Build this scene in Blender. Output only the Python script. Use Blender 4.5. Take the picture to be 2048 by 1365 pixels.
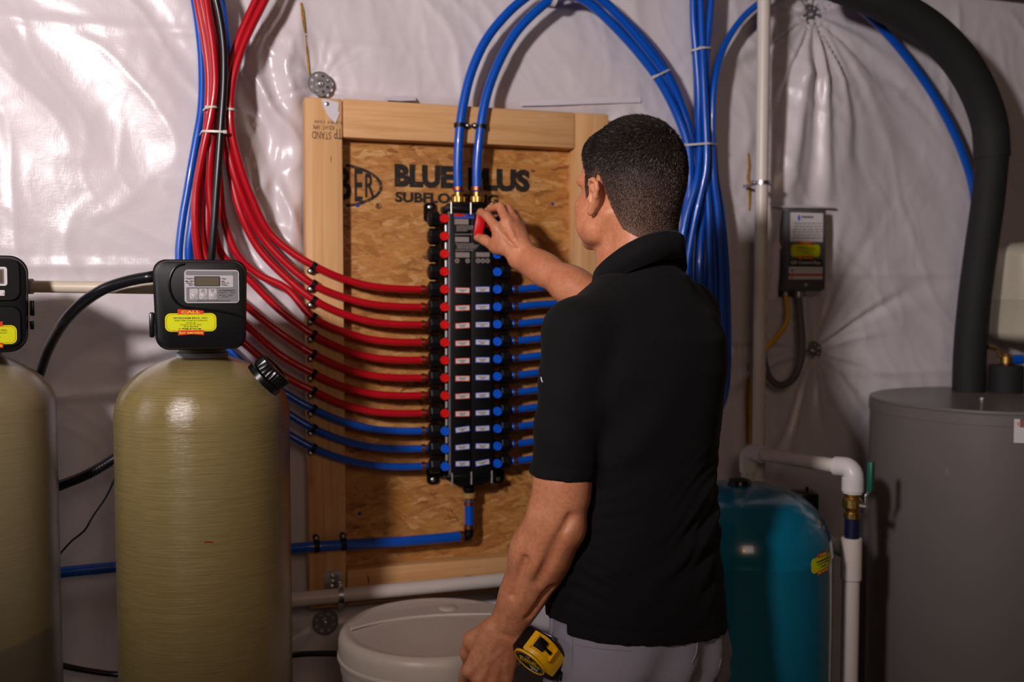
import bpy, bmesh, math, random
import numpy as np
from mathutils import Vector, Matrix
random.seed(7)
S = bpy.context.scene
COL = S.collection
for o in list(bpy.data.objects):
    bpy.data.objects.remove(o)

# ---------------------------------------------------------------- camera
FPX, CX, CY, CAMH = 1991.0, 1024.0, 682.5, 1.45
TH = math.atan(102.5 / FPX)
cam_d = bpy.data.cameras.new('camera')
cam_d.sensor_width = 36.0
cam_d.lens = FPX * 36.0 / 2048.0
cam_d.clip_start = 0.05
cam_d.dof.use_dof = True
cam_d.dof.focus_distance = 1.78
cam_d.dof.aperture_fstop = 2.6
cam = bpy.data.objects.new('camera', cam_d)
COL.objects.link(cam)
cam.location = (0, 0, CAMH)
cam.rotation_euler = (math.pi / 2 - TH, 0, 0)
S.camera = cam

# ---------------------------------------------------------------- light
S.view_settings.view_transform = 'Standard'
S.view_settings.look = 'None'
S.view_settings.gamma = 1.0
S.view_settings.use_curve_mapping = False
S.view_settings.exposure = 0.0
wd = bpy.data.worlds.new('world')
S.world = wd
wd.use_nodes = True
wd.node_tree.nodes['Background'].inputs[0].default_value = (1.0, 0.72, 0.52, 1)
wd.node_tree.nodes['Background'].inputs[1].default_value = 0.022


def lamp(name, kind, loc, aim, energy, color, **kw):
    d = bpy.data.lights.new(name, kind)
    d.energy = energy
    d.color = color
    for k, v in kw.items():
        setattr(d, k, v)
    o = bpy.data.objects.new(name, d)
    COL.objects.link(o)
    o.location = loc
    if aim is not None:
        o.rotation_euler = (Vector(aim) - Vector(loc)).to_track_quat('-Z', 'Y').to_euler()
    return o


# key: a gridded soft lamp up left of the camera, aimed at the upper left of the wall
key = lamp('key_lamp', 'SPOT', (-1.05, -0.35, 2.15), (-0.25, 2.35, 1.98), 238, (1.0, 0.90, 0.91),
           spot_size=math.radians(69), spot_blend=1.0, shadow_soft_size=0.11)
key.scale = (2.1, 1.0, 1.0)
# low fill and the warm bulb of the room behind the camera
lamp('fill_lamp', 'AREA', (0.45, -0.7, 2.15), (0.5, 2.4, 1.5), 5.2, (1.0, 0.74, 0.60), size=0.7)
lamp('side_lamp', 'AREA', (-2.5, 0.9, 1.9), (-0.6, 1.9, 1.2), 4.5, (1.0, 0.93, 0.92), size=0.5)
lamp('ceiling_bulb', 'POINT', (0.15, -1.3, 2.2), None, 5, (1.0, 0.55, 0.25), shadow_soft_size=0.03)

# ---------------------------------------------------------------- picture geometry
PHI = math.atan(0.33)
EX = Vector((math.cos(PHI), math.sin(PHI), 0))
EZ = Vector((0, 0, 1))
NN = EX.cross(EZ)
WO = Vector((0, 2.44, 0))
CAM = Vector((0, 0, CAMH))
MW = Matrix(((EX.x, 0, NN.x, WO.x), (EX.y, 0, NN.y, WO.y), (EX.z, 1, NN.z, WO.z), (0, 0, 0, 1)))


def ray(px, py):
    a = (px - CX) / FPX
    b = (CY - py) / FPX
    return Vector((a, math.cos(TH) + b * math.sin(TH), -math.sin(TH) + b * math.cos(TH)))


def P(px, py, Y):
    d = ray(px, py)
    return CAM + d * (Y / d.y)


def W(px, py, w=0.0):
    d = ray(px, py)
    return CAM + d * (((WO + NN * w - CAM).dot(NN)) / d.dot(NN))


def UV(px, py, w=0.0):
    q = W(px, py, w) - WO
    return q.dot(EX), q.z


def wl(u, v, w):
    return WO + EX * u + EZ * v + NN * w


# ---------------------------------------------------------------- objects
WLOC = {}


def tagp(o, label=None, cat=None, group=None, kind=None):
    if label: o['label'] = label
    if cat: o['category'] = cat
    if group: o['group'] = group
    if kind: o['kind'] = kind
    return o


def thing(name, label, cat, loc, group=None):
    o = bpy.data.objects.new(name, None)
    o.empty_display_size = 0.05
    COL.objects.link(o)
    o.location = loc
    WLOC[o.name] = Vector(loc)
    return tagp(o, label, cat, group)


WROT = {}


def link(name, me, wloc, parent=None, label=None, kind=None, rot=0.0):
    o = bpy.data.objects.new(name, me)
    COL.objects.link(o)
    WLOC[o.name] = Vector(wloc)
    WROT[o.name] = rot
    place(o, parent)
    return tagp(o, label, kind=kind)


def place(o, parent):
    w, rot = WLOC[o.name], WROT[o.name]
    if parent is not None:
        pr = WROT.get(parent.name, 0.0)
        o.parent = parent
        o.location = Matrix.Rotation(-pr, 3, 'Z') @ (w - WLOC[parent.name])
        o.rotation_euler = (0, 0, rot - pr)
    else:
        o.parent = None
        o.location = w
        o.rotation_euler = (0, 0, rot)


def mk(name, geo, mat, parent=None, smooth=True, label=None, kind=None, auto=40, rot=0.0):
    """geo = (verts, faces[, uvs per loop]) in world space -> one mesh object"""
    V, Fc = geo[0], geo[1]
    A = np.array([tuple(v) for v in V], float) if not isinstance(V, np.ndarray) else V
    c = (A.min(0) + A.max(0)) / 2
    B = A - c
    if rot:
        cs, sn = math.cos(rot), math.sin(rot)
        B = np.stack([B[:, 0] * cs + B[:, 1] * sn, -B[:, 0] * sn + B[:, 1] * cs, B[:, 2]], 1)
    me = bpy.data.meshes.new(name)
    me.from_pydata(B.tolist(), [], Fc if not isinstance(Fc, np.ndarray) else Fc.tolist())
    if len(geo) > 2 and geo[2] is not None:
        l = me.uv_layers.new(name='UVMap')
        l.data.foreach_set('uv', np.array(geo[2], float).ravel())
    for m in (mat if isinstance(mat, (list, tuple)) else [mat]):
        me.materials.append(m)
    if smooth:
        me.polygons.foreach_set('use_smooth', [True] * len(me.polygons))
        if auto: me.set_sharp_from_angle(angle=math.radians(auto))
    me.update()
    return link(name, me, c, parent, label, kind, rot)


def dup(o, delta, parent=None):
    """another object on the same mesh, moved by delta"""
    c = o.copy()
    COL.objects.link(c)
    WLOC[c.name] = WLOC[o.name] + Vector(delta)
    WROT[c.name] = WROT.get(o.name, 0.0)
    place(c, parent if parent is not None else o.parent)
    return c


def join(*gs):
    V, Fc = [], []
    for g in gs:
        n = len(V)
        V += [Vector(v) for v in g[0]]
        Fc += [[i + n for i in f] for f in g[1]]
    return V, Fc


def xf(g, M):
    return [M @ Vector(v) for v in g[0]], g[1]


def frame(o, z, x=None):
    z = Vector(z).normalized()
    if x is None:
        x = Vector((1, 0, 0)) if abs(z.x) < 0.8 else Vector((0, 1, 0))
    x = Vector(x)
    x = (x - z * x.dot(z)).normalized()
    y = z.cross(x)
    return Matrix(((x.x, y.x, z.x, o[0]), (x.y, y.y, z.y, o[1]), (x.z, y.z, z.z, o[2]), (0, 0, 0, 1)))


def box(x0, x1, y0, y1, z0, z1, M=None, bev=0.0, seg=2):
    bm = bmesh.new()
    bmesh.ops.create_cube(bm, size=1.0)
    for v in bm.verts:
        v.co = Vector(((x0 + x1) / 2 + v.co.x * (x1 - x0), (y0 + y1) / 2 + v.co.y * (y1 - y0), (z0 + z1) / 2 + v.co.z * (z1 - z0)))
    if bev > 0:
        bmesh.ops.bevel(bm, geom=bm.edges[:], offset=bev, segments=seg, affect='EDGES', profile=0.5)
    bm.verts.index_update()
    g = [v.co.copy() for v in bm.verts], [[v.index for v in f.verts] for f in bm.faces]
    bm.free()
    return xf(g, M) if M is not None else g


def lathe(prof, M=None, seg=24, cap=True, rib=0.0, nrib=0, ribrange=(0, 1e9)):
    V, Fc = [], []
    n = len(prof)
    for r, z in prof:
        for k in range(seg):
            a = 2 * math.pi * k / seg
            rr = r
            if nrib and ribrange[0] <= z <= ribrange[1]:
                rr = r - (rib if (k * nrib // (seg // 2)) % 2 else 0)
            V.append(Vector((rr * math.cos(a), rr * math.sin(a), z)))
    for i in range(n - 1):
        for k in range(seg):
            k2 = (k + 1) % seg
            Fc.append([i * seg + k, i * seg + k2, (i + 1) * seg + k2, (i + 1) * seg + k])
    if cap:
        Fc.append(list(range(seg))[::-1])
        Fc.append([(n - 1) * seg + k for k in range(seg)])
    g = (V, Fc)
    return xf(g, M) if M is not None else g


def lathe_uv(prof, M, seg=96):
    """lathe with uv: u = arc length round, v = run along the profile (metres)"""
    V, Fc, U = [], [], []
    run = [0.0]
    for i in range(1, len(prof)):
        run.append(run[-1] + math.hypot(prof[i][0] - prof[i - 1][0], prof[i][1] - prof[i - 1][1]))
    R = max(p[0] for p in prof)
    for r, z in prof:
        for k in range(seg):
            a = 2 * math.pi * k / seg
            V.append(M @ Vector((r * math.cos(a), r * math.sin(a), z)))
    for i in range(len(prof) - 1):
        for k in range(seg):
            k2 = (k + 1) % seg
            Fc.append([i * seg + k, i * seg + k2, (i + 1) * seg + k2, (i + 1) * seg + k])
            u0, u1 = R * 2 * math.pi * k / seg, R * 2 * math.pi * (k + 1) / seg
            U += [(u0, run[i]), (u1, run[i]), (u1, run[i + 1]), (u0, run[i + 1])]
    return V, Fc, U


def spline(pts, step=0.012):
    p = [Vector(q) for q in pts]
    p = [p[0] * 2 - p[1]] + p + [p[-1] * 2 - p[-2]]
    out = []
    for i in range(1, len(p) - 2):
        a, b, c, d = p[i - 1:i + 3]
        # centripetal Catmull-Rom
        t0 = 0.0
        t1 = t0 + max((b - a).length, 1e-6) ** 0.5
        t2 = t1 + max((c - b).length, 1e-6) ** 0.5
        t3 = t2 + max((d - c).length, 1e-6) ** 0.5
        n = max(2, int((c - b).length / step))
        for k in range(n):
            t = t1 + (t2 - t1) * k / n
            A1 = a * ((t1 - t) / (t1 - t0)) + b * ((t - t0) / (t1 - t0))
            A2 = b * ((t2 - t) / (t2 - t1)) + c * ((t - t1) / (t2 - t1))
            A3 = c * ((t3 - t) / (t3 - t2)) + d * ((t - t2) / (t3 - t2))
            B1 = A1 * ((t2 - t) / (t2 - t0)) + A2 * ((t - t0) / (t2 - t0))
            B2 = A2 * ((t3 - t) / (t3 - t1)) + A3 * ((t - t1) / (t3 - t1))
            out.append(B1 * ((t2 - t) / (t2 - t1)) + B2 * ((t - t1) / (t2 - t1)))
    out.append(p[-2])
    return out


def tube(path, r, seg=12, rfun=None):
    V, Fc = [], []
    n = len(path)
    T = [(path[min(i + 1, n - 1)] - path[max(i - 1, 0)]).normalized() for i in range(n)]
    x = Vector((0, 0, 1)) if abs(T[0].z) < 0.9 else Vector((1, 0, 0))
    for i in range(n):
        x = (x - T[i] * x.dot(T[i])).normalized()
        y = T[i].cross(x)
        rr = rfun(i / (n - 1)) if rfun else r
        for k in range(seg):
            a = 2 * math.pi * k / seg
            V.append(path[i] + (x * math.cos(a) + y * math.sin(a)) * rr)
    for i in range(n - 1):
        for k in range(seg):
            k2 = (k + 1) % seg
            Fc.append([i * seg + k, i * seg + k2, (i + 1) * seg + k2, (i + 1) * seg + k])
    Fc.append(list(range(seg))[::-1])
    Fc.append([(n - 1) * seg + k for k in range(seg)])
    return V, Fc


def cyl(a, b, r, seg=20, bev=0.0):
    a, b = Vector(a), Vector(b)
    L = (b - a).length
    pr = [(r, 0), (r, L)] if not bev else [(r - bev, 0), (r, bev), (r, L - bev), (r - bev, L)]
    return lathe(pr, frame(a, b - a), seg)


def rrect(w, h, r, n=5):
    pts = []
    for cx, cy, a0 in ((w / 2 - r, h / 2 - r, 0), (-w / 2 + r, h / 2 - r, 90), (-w / 2 + r, -h / 2 + r, 180), (w / 2 - r, -h / 2 + r, 270)):
        for k in range(n + 1):
            a = math.radians(a0 + 90 * k / n)
            pts.append((cx + r * math.cos(a), cy + r * math.sin(a)))
    return pts


def prism(poly, z0, z1, M=None, bev=0.0):
    """extrude a 2d outline; bev = inset of the front edge"""
    n = len(poly)
    rings = [(1.0, z0), (1.0, z1)]
    V = [Vector((x, y, z0)) for x, y in poly]
    if bev > 0:
        V += [Vector((x, y, z1 - bev)) for x, y in poly]
        cx = sum(p[0] for p in poly) / n
        cy = sum(p[1] for p in poly) / n
        for x, y in poly:
            d = Vector((x - cx, y - cy))
            L = d.length or 1
            V.append(Vector((x - d.x / L * bev, y - d.y / L * bev, z1)))
        m = 3
    else:
        V += [Vector((x, y, z1)) for x, y in poly]
        m = 2
    Fc = [list(range(n))[::-1], [(m - 1) * n + k for k in range(n)]]
    for i in range(m - 1):
        for k in range(n):
            k2 = (k + 1) % n
            Fc.append([i * n + k, i * n + k2, (i + 1) * n + k2, (i + 1) * n + k])
    g = (V, Fc)
    return xf(g, M) if M is not None else g


def text(body, size, M, mat, parent, bold=0.0, sx=1.0, align='CENTER', depth=0.0003, name='lettering', spacing=1.0, shear=0.0):
    cu = bpy.data.curves.new('t', 'FONT')
    cu.body = body
    cu.size = size
    cu.align_x = align
    cu.align_y = 'CENTER'
    cu.offset = bold * size
    cu.extrude = depth
    cu.space_character = spacing
    cu.shear = shear
    cu.resolution_u = 3
    to = bpy.data.objects.new('t', cu)
    COL.objects.link(to)
    bpy.context.view_layer.update()
    me = to.evaluated_get(bpy.context.evaluated_depsgraph_get()).to_mesh()
    V = [M @ Vector((v.co.x * sx, v.co.y, v.co.z)) for v in me.vertices]
    Fc = [list(p.vertices) for p in me.polygons]
    to.evaluated_get(bpy.context.evaluated_depsgraph_get()).to_mesh_clear()
    bpy.data.objects.remove(to)
    bpy.data.curves.remove(cu)
    if not V: return None
    return mk(name, (V, Fc), mat, parent, smooth=False)


# ---------------------------------------------------------------- materials
def lin(c):
    if isinstance(c, str):
        c = [int(c[i:i + 2], 16) / 255 for i in (0, 2, 4)]
    return tuple((x / 12.92 if x <= 0.04045 else ((x + 0.055) / 1.055) ** 2.4) for x in c) + (1.0,)


class NT:
    def __init__(s, name):
        s.m = bpy.data.materials.new(name)
        s.m.use_nodes = True
        s.t = s.m.node_tree
        s.b = s.t.nodes['Principled BSDF']
        s._co = None

    def n(s, typ, **kw):
        x = s.t.nodes.new(typ)
        for k, v in kw.items(): setattr(x, k, v)
        return x

    def l(s, a, b): s.t.links.new(a, b)

    def co(s, scale=(1, 1, 1), rot=(0, 0, 0), kind='Object'):
        tc = s.n('ShaderNodeTexCoord')
        mp = s.n('ShaderNodeMapping')
        mp.inputs['Scale'].default_value = scale
        mp.inputs['Rotation'].default_value = rot
        s.l(tc.outputs[kind], mp.inputs[0])
        return mp.outputs[0]

    def noise(s, vec, scale, detail=3, rough=0.55, dist=0.0):
        x = s.n('ShaderNodeTexNoise')
        x.inputs['Scale'].default_value = scale
        x.inputs['Detail'].default_value = detail
        x.inputs['Roughness'].default_value = rough
        x.inputs['Distortion'].default_value = dist
        s.l(vec, x.inputs['Vector'])
        return x.outputs['Fac']

    def ramp(s, fac, stops):
        x = s.n('ShaderNodeValToRGB')
        e = x.color_ramp.elements
        while len(e) < len(stops): e.new(0.5)
        for i, (p, c) in enumerate(stops):
            e[i].position = p
            e[i].color = c
        s.l(fac, x.inputs[0])
        return x.outputs[0]

    def mix(s, fac, a, b, blend='MIX'):
        x = s.n('ShaderNodeMix', data_type='RGBA', blend_type=blend)
        for sock, v in ((x.inputs[0], fac), (x.inputs[6], a), (x.inputs[7], b)):
            if hasattr(v, 'links'): s.l(v, sock)
            else: sock.default_value = v
        return x.outputs[2]

    def math(s, op, a, b=0.0):
        x = s.n('ShaderNodeMath', operation=op)
        for sock, v in ((x.inputs[0], a), (x.inputs[1], b)):
            if hasattr(v, 'links'): s.l(v, sock)
            else: sock.default_value = v
        return x.outputs[0]

    def bump(s, h, strength, dist=0.002):
        x = s.n('ShaderNodeBump')
        x.inputs['Strength'].default_value = strength
        x.inputs['Distance'].default_value = dist
        s.l(h, x.inputs['Height'])
        s.l(x.outputs[0], s.b.inputs['Normal'])


def plain(name, c, rough=0.5, metal=0.0, spec=0.5, var=0.0, vs=30, bump=0.0, bs=200, coat=0.0, sheen=0.0, bd=0.001):
    k = NT(name)
    k.b.inputs['Roughness'].default_value = rough
    k.b.inputs['Metallic'].default_value = metal
    k.b.inputs['Specular IOR Level'].default_value = spec
    k.b.inputs['Coat Weight'].default_value = coat
    k.b.inputs['Sheen Weight'].default_value = sheen
    cc = lin(c)
    v = k.co()
    if var:
        lo = tuple(x * (1 - var) for x in cc[:3]) + (1,)
        hi = tuple(min(1, x * (1 + var)) for x in cc[:3]) + (1,)
        k.l(k.ramp(k.noise(v, vs, 4), [(0.3, lo), (0.7, hi)]), k.b.inputs['Base Color'])
    else:
        k.b.inputs['Base Color'].default_value = cc
    if bump:
        k.bump(k.noise(v, bs, 3), bump, bd)
    return k.m


M = {}
M['black'] = plain('black_plastic', '0d0d0f', 0.45, spec=0.28, bump=0.15, bs=900, bd=0.0005)
M['gblack'] = plain('gloss_black_plastic', '0e0e10', 0.28, spec=0.4)
M['hose_black'] = plain('black_hose', '141418', 0.3)
M['red'] = plain('red_pex', 'b40a1c', 0.28, coat=0.25, var=0.05)
M['blue'] = plain('blue_pex', '0450b8', 0.28, coat=0.25, var=0.05)
M['red_cap'] = plain('red_plastic', 'e01410', 0.4)
M['red_key'] = plain('red_key_plastic', 'd40a18', 0.32)
M['blue_cap'] = plain('blue_plastic', '0b5fe0', 0.4)
M['copper'] = plain('copper', 'ae6a45', 0.4, 1.0, var=0.2)
M['brass'] = plain('brass', 'bd9a58', 0.38, 1.0, var=0.2, vs=120)
M['steel'] = plain('galvanised_steel', 'b9b9bd', 0.35, 1.0, var=0.15, vs=60)
M['screw'] = plain('zinc_screw', 'd2d0cc', 0.35, 0.7)
M['pvc'] = plain('white_pvc', 'd8cfc6', 0.38, var=0.03)
M['pvc_fit'] = plain('white_pvc_fitting', 'ded9d4', 0.34)
M['tan_pvc'] = plain('cream_cpvc', 'cfc2ac', 0.42, var=0.03)
M['tie'] = plain('clear_nylon', 'cfc9bd', 0.4)
M['white'] = plain('white_print', 'd9d5d3', 0.5)
M['grey_print'] = plain('grey_print', '8a817c', 0.6, var=0.1, vs=2000)
M['taupe_print'] = plain('taupe_print', '8d817b', 0.6)
M['black_print'] = plain('black_print', '141414', 0.6)
M['red_print'] = plain('red_print', 'e03a20', 0.5)
M['blue_print'] = plain('blue_print', '3a5cd0', 0.5)
M['stk_yellow'] = plain('yellow_sticker', 'dbe000', 0.4)
M['stk_red'] = plain('red_sticker', 'd63a12', 0.4)
M['stk_ytext'] = plain('yellow_print', 'e8d820', 0.5)
M['rib_tan'] = plain('tan_union', 'a5804a', 0.45, var=0.1)
M['washer'] = plain('insulation_washer', '8b8a8c', 0.4, 0.6, var=0.1)
M['foam'] = plain('pipe_foam', '1c1b1d', 0.75, bump=0.6, bs=500)
M['beige_tank'] = plain('beige_enamel', 'bdb6a2', 0.3)
M['brine'] = plain('brine_tank_plastic', 'cfc3b4', 0.38, bump=0.1, bs=400)
M['brine_rough'] = plain('brine_tank_textured', 'cbc0b2', 0.5, bump=0.9, bs=260, bd=0.002)
M['teal'] = plain('teal_enamel', '096f8c', 0.2, coat=0.4)
M['grey_tank'] = plain('grey_enamel', '6f6966', 0.35, coat=0.1)
M['grey_box'] = plain('grey_box_metal', '5b5c5e', 0.45, 0.1)
M['conduit'] = plain('grey_conduit', '5d5757', 0.5)
M['yellow_cable'] = plain('yellow_cable', 'd9a410', 0.45)
M['fibreglass'] = plain('yellow_fibreglass', 'b58a35', 0.9, var=0.4, vs=90, bump=1.0, bs=150)
M['green'] = plain('green_handle', '0b5f4c', 0.45)
M['lcd'] = plain('lcd', '5f5747', 0.2)
M['panel_grey'] = plain('panel_grey', '77777b', 0.4)
M['panel_light'] = plain('panel_light', 'b8b2b4', 0.4)
M['neck_grey'] = plain('grey_neck', 'a5a6ac', 0.5)
M['vapour_scrap'] = plain('white_film', 'd8d2d8', 0.35)
M['dark_wood'] = plain('dark_red_wood', '4a2a20', 0.6, var=0.3)
M['concrete'] = plain('concrete', '8a8078', 0.85, var=0.2, vs=6, bump=0.3, bs=60)
M['ceiling'] = plain('ceiling_boards', '6b5544', 0.8, var=0.2)


def wall_film():
    k = NT('white_vapour_barrier')
    v = k.co()
    k.b.inputs['Base Color'].default_value = lin('d9d1d4')
    f = k.noise(v, 3.2, 4)
    r = k.ramp(f, [(0.3, (0.2, 0.2, 0.2, 1)), (0.7, (0.42, 0.42, 0.42, 1))])
    k.l(r, k.b.inputs['Roughness'])
    k.b.inputs['Specular IOR Level'].default_value = 0.55
    # woven scrim and small crinkles
    a = k.noise(k.co((1, 1, 1)), 22, 6, 0.6, 0.8)
    b = k.noise(k.co((60, 60, 420)), 1.0, 2)
    c = k.noise(k.co((420, 420, 60)), 1.0, 2)
    h = k.math('ADD', k.math('MULTIPLY', a, 0.45), k.math('MULTIPLY', k.math('ADD', b, c), 0.10))
    k.bump(h, 0.4, 0.004)
    return k.m


def pine(name, axis, c0='dba972', c1='c68f57'):
    k = NT(name)
    sc = [55, 55, 55]
    sc[axis] = 2.2
    v = k.co(tuple(sc))
    g = k.noise(v, 1.0, 4, 0.6, 1.2)
    col = k.ramp(g, [(0.25, lin(c1)), (0.5, lin(c0)), (0.8, lin('e4bb8c'))])
    big = k.noise(k.co(), 5, 2)
    col = k.mix(k.math('MULTIPLY', big, 0.35), col, lin('bd8a50'), 'MIX')
    # knots: sparse dark spots
    vo = k.n('ShaderNodeTexVoronoi')
    vo.inputs['Scale'].default_value = 5.0
    vo.inputs['Randomness'].default_value = 1.0
    sk = [1.0, 1.0, 1.0]
    sk[axis] = 0.7
    k.l(k.co(tuple(sk)), vo.inputs['Vector'])
    kn = k.ramp(vo.outputs['Distance'], [(0.03, (1, 1, 1, 1)), (0.10, (0, 0, 0, 1))])
    col = k.mix(k.math('MULTIPLY', kn, 0.55), col, lin('8a5f3c'))
    k.l(col, k.b.inputs['Base Color'])
    k.b.inputs['Roughness'].default_value = 0.6
    k.bump(g, 0.15, 0.001)
    return k.m


def osb():
    k = NT('oriented_strand_board')
    base = k.co()
    col = None
    hgt = None
    # layers of long pressed flakes, most of them lying level
    for i, (sc, rot, se) in enumerate((((20, 20, 85), 0.06, 3), ((26, 26, 120), -0.22, 11), ((18, 18, 105), 0.30, 5), ((34, 34, 95), -0.7, 8))):
        mp = k.n('ShaderNodeMapping')
        mp.inputs['Rotation'].default_value = (0, rot, 0)
        mp.inputs['Location'].default_value = (se, se * 2, se * 3)
        k.l(base, mp.inputs[0])
        nz = k.n('ShaderNodeTexNoise')
        nz.inputs['Scale'].default_value = 22
        nz.inputs['Detail'].default_value = 5
        nz.inputs['Roughness'].default_value = 0.65
        k.l(mp.outputs[0], nz.inputs['Vector'])
        ad = k.n('ShaderNodeVectorMath', operation='MULTIPLY_ADD')
        ad.inputs[1].default_value = (0.05, 0.05, 0.03)
        k.l(nz.outputs['Color'], ad.inputs[0])
        k.l(mp.outputs[0], ad.inputs[2])
        m2 = k.n('ShaderNodeMapping')
        m2.inputs['Scale'].default_value = sc
        k.l(ad.outputs[0], m2.inputs[0])
        vo = k.n('ShaderNodeTexVoronoi')
        vo.inputs['Scale'].default_value = 1.0
        k.l(m2.outputs[0], vo.inputs['Vector'])
        sep = k.n('ShaderNodeSeparateColor')
        k.l(vo.outputs['Color'], sep.inputs[0])
        c = k.ramp(sep.outputs[0], [(0.0, lin('7d4a1f')), (0.08, lin('ad7136')), (0.4, lin('bf8242')), (0.8, lin('cc9350')), (1.0, lin('deb074'))])
        if col is None:
            col, hgt = c, sep.outputs[1]
        else:
            msk = k.ramp(sep.outputs[2], [(0.5 + 0.1 * (i == 3) * 2, (0, 0, 0, 1)), (0.56 + 0.1 * (i == 3) * 2, (0.85, 0.85, 0.85, 1))])
            col = k.mix(msk, col, c)
            hgt = k.math('ADD', hgt, k.math('MULTIPLY', sep.outputs[1], msk))
    fib = k.noise(k.co((30, 30, 240)), 1.0, 5, 0.7, 1.0)
    col = k.mix(0.75, col, k.ramp(fib, [(0.3, (0.5, 0.44, 0.38, 1)), (0.62, (1, 1, 1, 1))]), 'MULTIPLY')
    blot = k.noise(k.co((9, 9, 18)), 1.0, 4, 0.6, 0.5)
    col = k.mix(k.ramp(blot, [(0.45, (0, 0, 0, 1)), (0.8, (0.6, 0.6, 0.6, 1))]), col, lin('c98a3a'))
    spk = k.noise(k.co((60, 60, 150)), 1.0, 3, 0.6)
    col = k.mix(k.ramp(spk, [(0.68, (0, 0, 0, 1)), (0.76, (0.75, 0.75, 0.75, 1))]), col, lin('5a3414'))
    k.l(col, k.b.inputs['Base Color'])
    k.b.inputs['Roughness'].default_value = 0.5
    k.bump(k.math('ADD', k.math('MULTIPLY', hgt, 0.6), fib), 0.35, 0.0015)
    return k.m


def stencil(name, c='1b1714'):
    """stamped ink, worn through in specks"""
    k = NT(name)
    k.b.inputs['Base Color'].default_value = lin(c)
    k.b.inputs['Roughness'].default_value = 0.7
    n = k.noise(k.co((1, 1, 2.2)), 110, 5, 0.75)
    al = k.ramp(n, [(0.38, (0.3, 0.3, 0.3, 1)), (0.52, (0.95, 0.95, 0.95, 1))])
    k.l(al, k.b.inputs['Alpha'])
    return k.m


def wound(name, c0, c1, level=None):
    """filament-wound fibreglass: fine hoops and crossing strands (uv in metres)"""
    k = NT(name)
    hoops = k.noise(k.co((6, 620, 1), kind='UV'), 1.0, 4, 0.75)
    d1 = k.noise(k.co((14, 500, 1), (0, 0, 1.1), 'UV'), 1.0, 3, 0.7)
    d2 = k.noise(k.co((14, 500, 1), (0, 0, -1.1), 'UV'), 1.0, 3, 0.7)
    cross = k.math('MAXIMUM', d1, d2)
    f = k.math('ADD', k.math('MULTIPLY', hoops, 0.6), k.math('MULTIPLY', cross, 0.5))
    col = k.ramp(f, [(0.42, lin(c0)), (0.72, lin(c1))])
    blot = k.noise(k.co((4, 4, 4)), 1.5, 3)
    col = k.mix(k.math('MULTIPLY', blot, 0.4), col, lin('75622c'))
    if level is not None:
        tc = k.n('ShaderNodeTexCoord')
        sp = k.n('ShaderNodeSeparateXYZ')
        k.l(tc.outputs['Object'], sp.inputs[0])
        zz = k.math('ADD', sp.outputs[2], k.math('MULTIPLY', sp.outputs[0], -0.30))
        st = k.ramp(k.math('ADD', zz, 0.5 - level), [(0.4985, (1, 1, 1, 1)), (0.5015, (0, 0, 0, 1))])
        col = k.mix(k.math('MULTIPLY', st, 0.85), col, lin('6f675a'))
    k.l(col, k.b.inputs['Base Color'])
    k.l(k.ramp(cross, [(0.4, (0.15, 0.15, 0.15, 1)), (0.7, (0.28, 0.28, 0.28, 1))]), k.b.inputs['Roughness'])
    k.b.inputs['Specular IOR Level'].default_value = 0.75
    k.b.inputs['Anisotropic'].default_value = 0.85
    k.b.inputs['Anisotropic Rotation'].default_value = 0.25
    tg = k.n('ShaderNodeTangent', direction_type='UV_MAP')
    k.l(tg.outputs[0], k.b.inputs['Tangent'])
    k.bump(f, 0.38, 0.0013)
    return k.m


M['film'] = wall_film()
M['pine_v'] = pine('pine_upright', 2)
M['pine_h'] = pine('pine_crosswise', 0)
M['osb'] = osb()
M['ink'] = stencil('black_stencil_ink')
M['stamp'] = stencil('grey_stamp_ink', '55473c')
M['bluedot'] = plain('blue_marker', '1c2f86', 0.7)

# ================================================================ SETTING
def hash2(i, j, s):
    n = (i * 374761393 + j * 668265263 + s * 974711) & 0x7fffffff
    n = ((n ^ (n >> 13)) * 1274126177) & 0x7fffffff
    return (n ^ (n >> 16)) & 0xffff


def perlin(x, y, s=0):
    xi, yi = np.floor(x).astype(np.int64), np.floor(y).astype(np.int64)
    fx, fy = x - xi, y - yi

    def g(i, j, dx, dy):
        a = hash2(i, j, s) * (2 * math.pi / 65536)
        return np.cos(a) * dx + np.sin(a) * dy
    u, v = fx * fx * fx * (fx * (fx * 6 - 15) + 10), fy * fy * fy * (fy * (fy * 6 - 15) + 10)
    a = g(xi, yi, fx, fy) * (1 - u) + g(xi + 1, yi, fx - 1, fy) * u
    b = g(xi, yi + 1, fx, fy - 1) * (1 - u) + g(xi + 1, yi + 1, fx - 1, fy - 1) * u
    return (a * (1 - v) + b * v) * 1.5


def sstep(a, b, x):
    t = np.clip((x - a) / (b - a), 0, 1)
    return t * t * (3 - 2 * t)


CEIL = 2.285
WASH = [(637, 172, 24), (1628, 27, 20), (1638, 703, 19.5), (648, 1238, 26)]
WASHUV = [UV(x, y, -0.03) for x, y, r in WASH]
bu0, bv1 = UV(606, 195, 0)
bu1, bv0 = UV(1222, 1190, 0)


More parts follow.
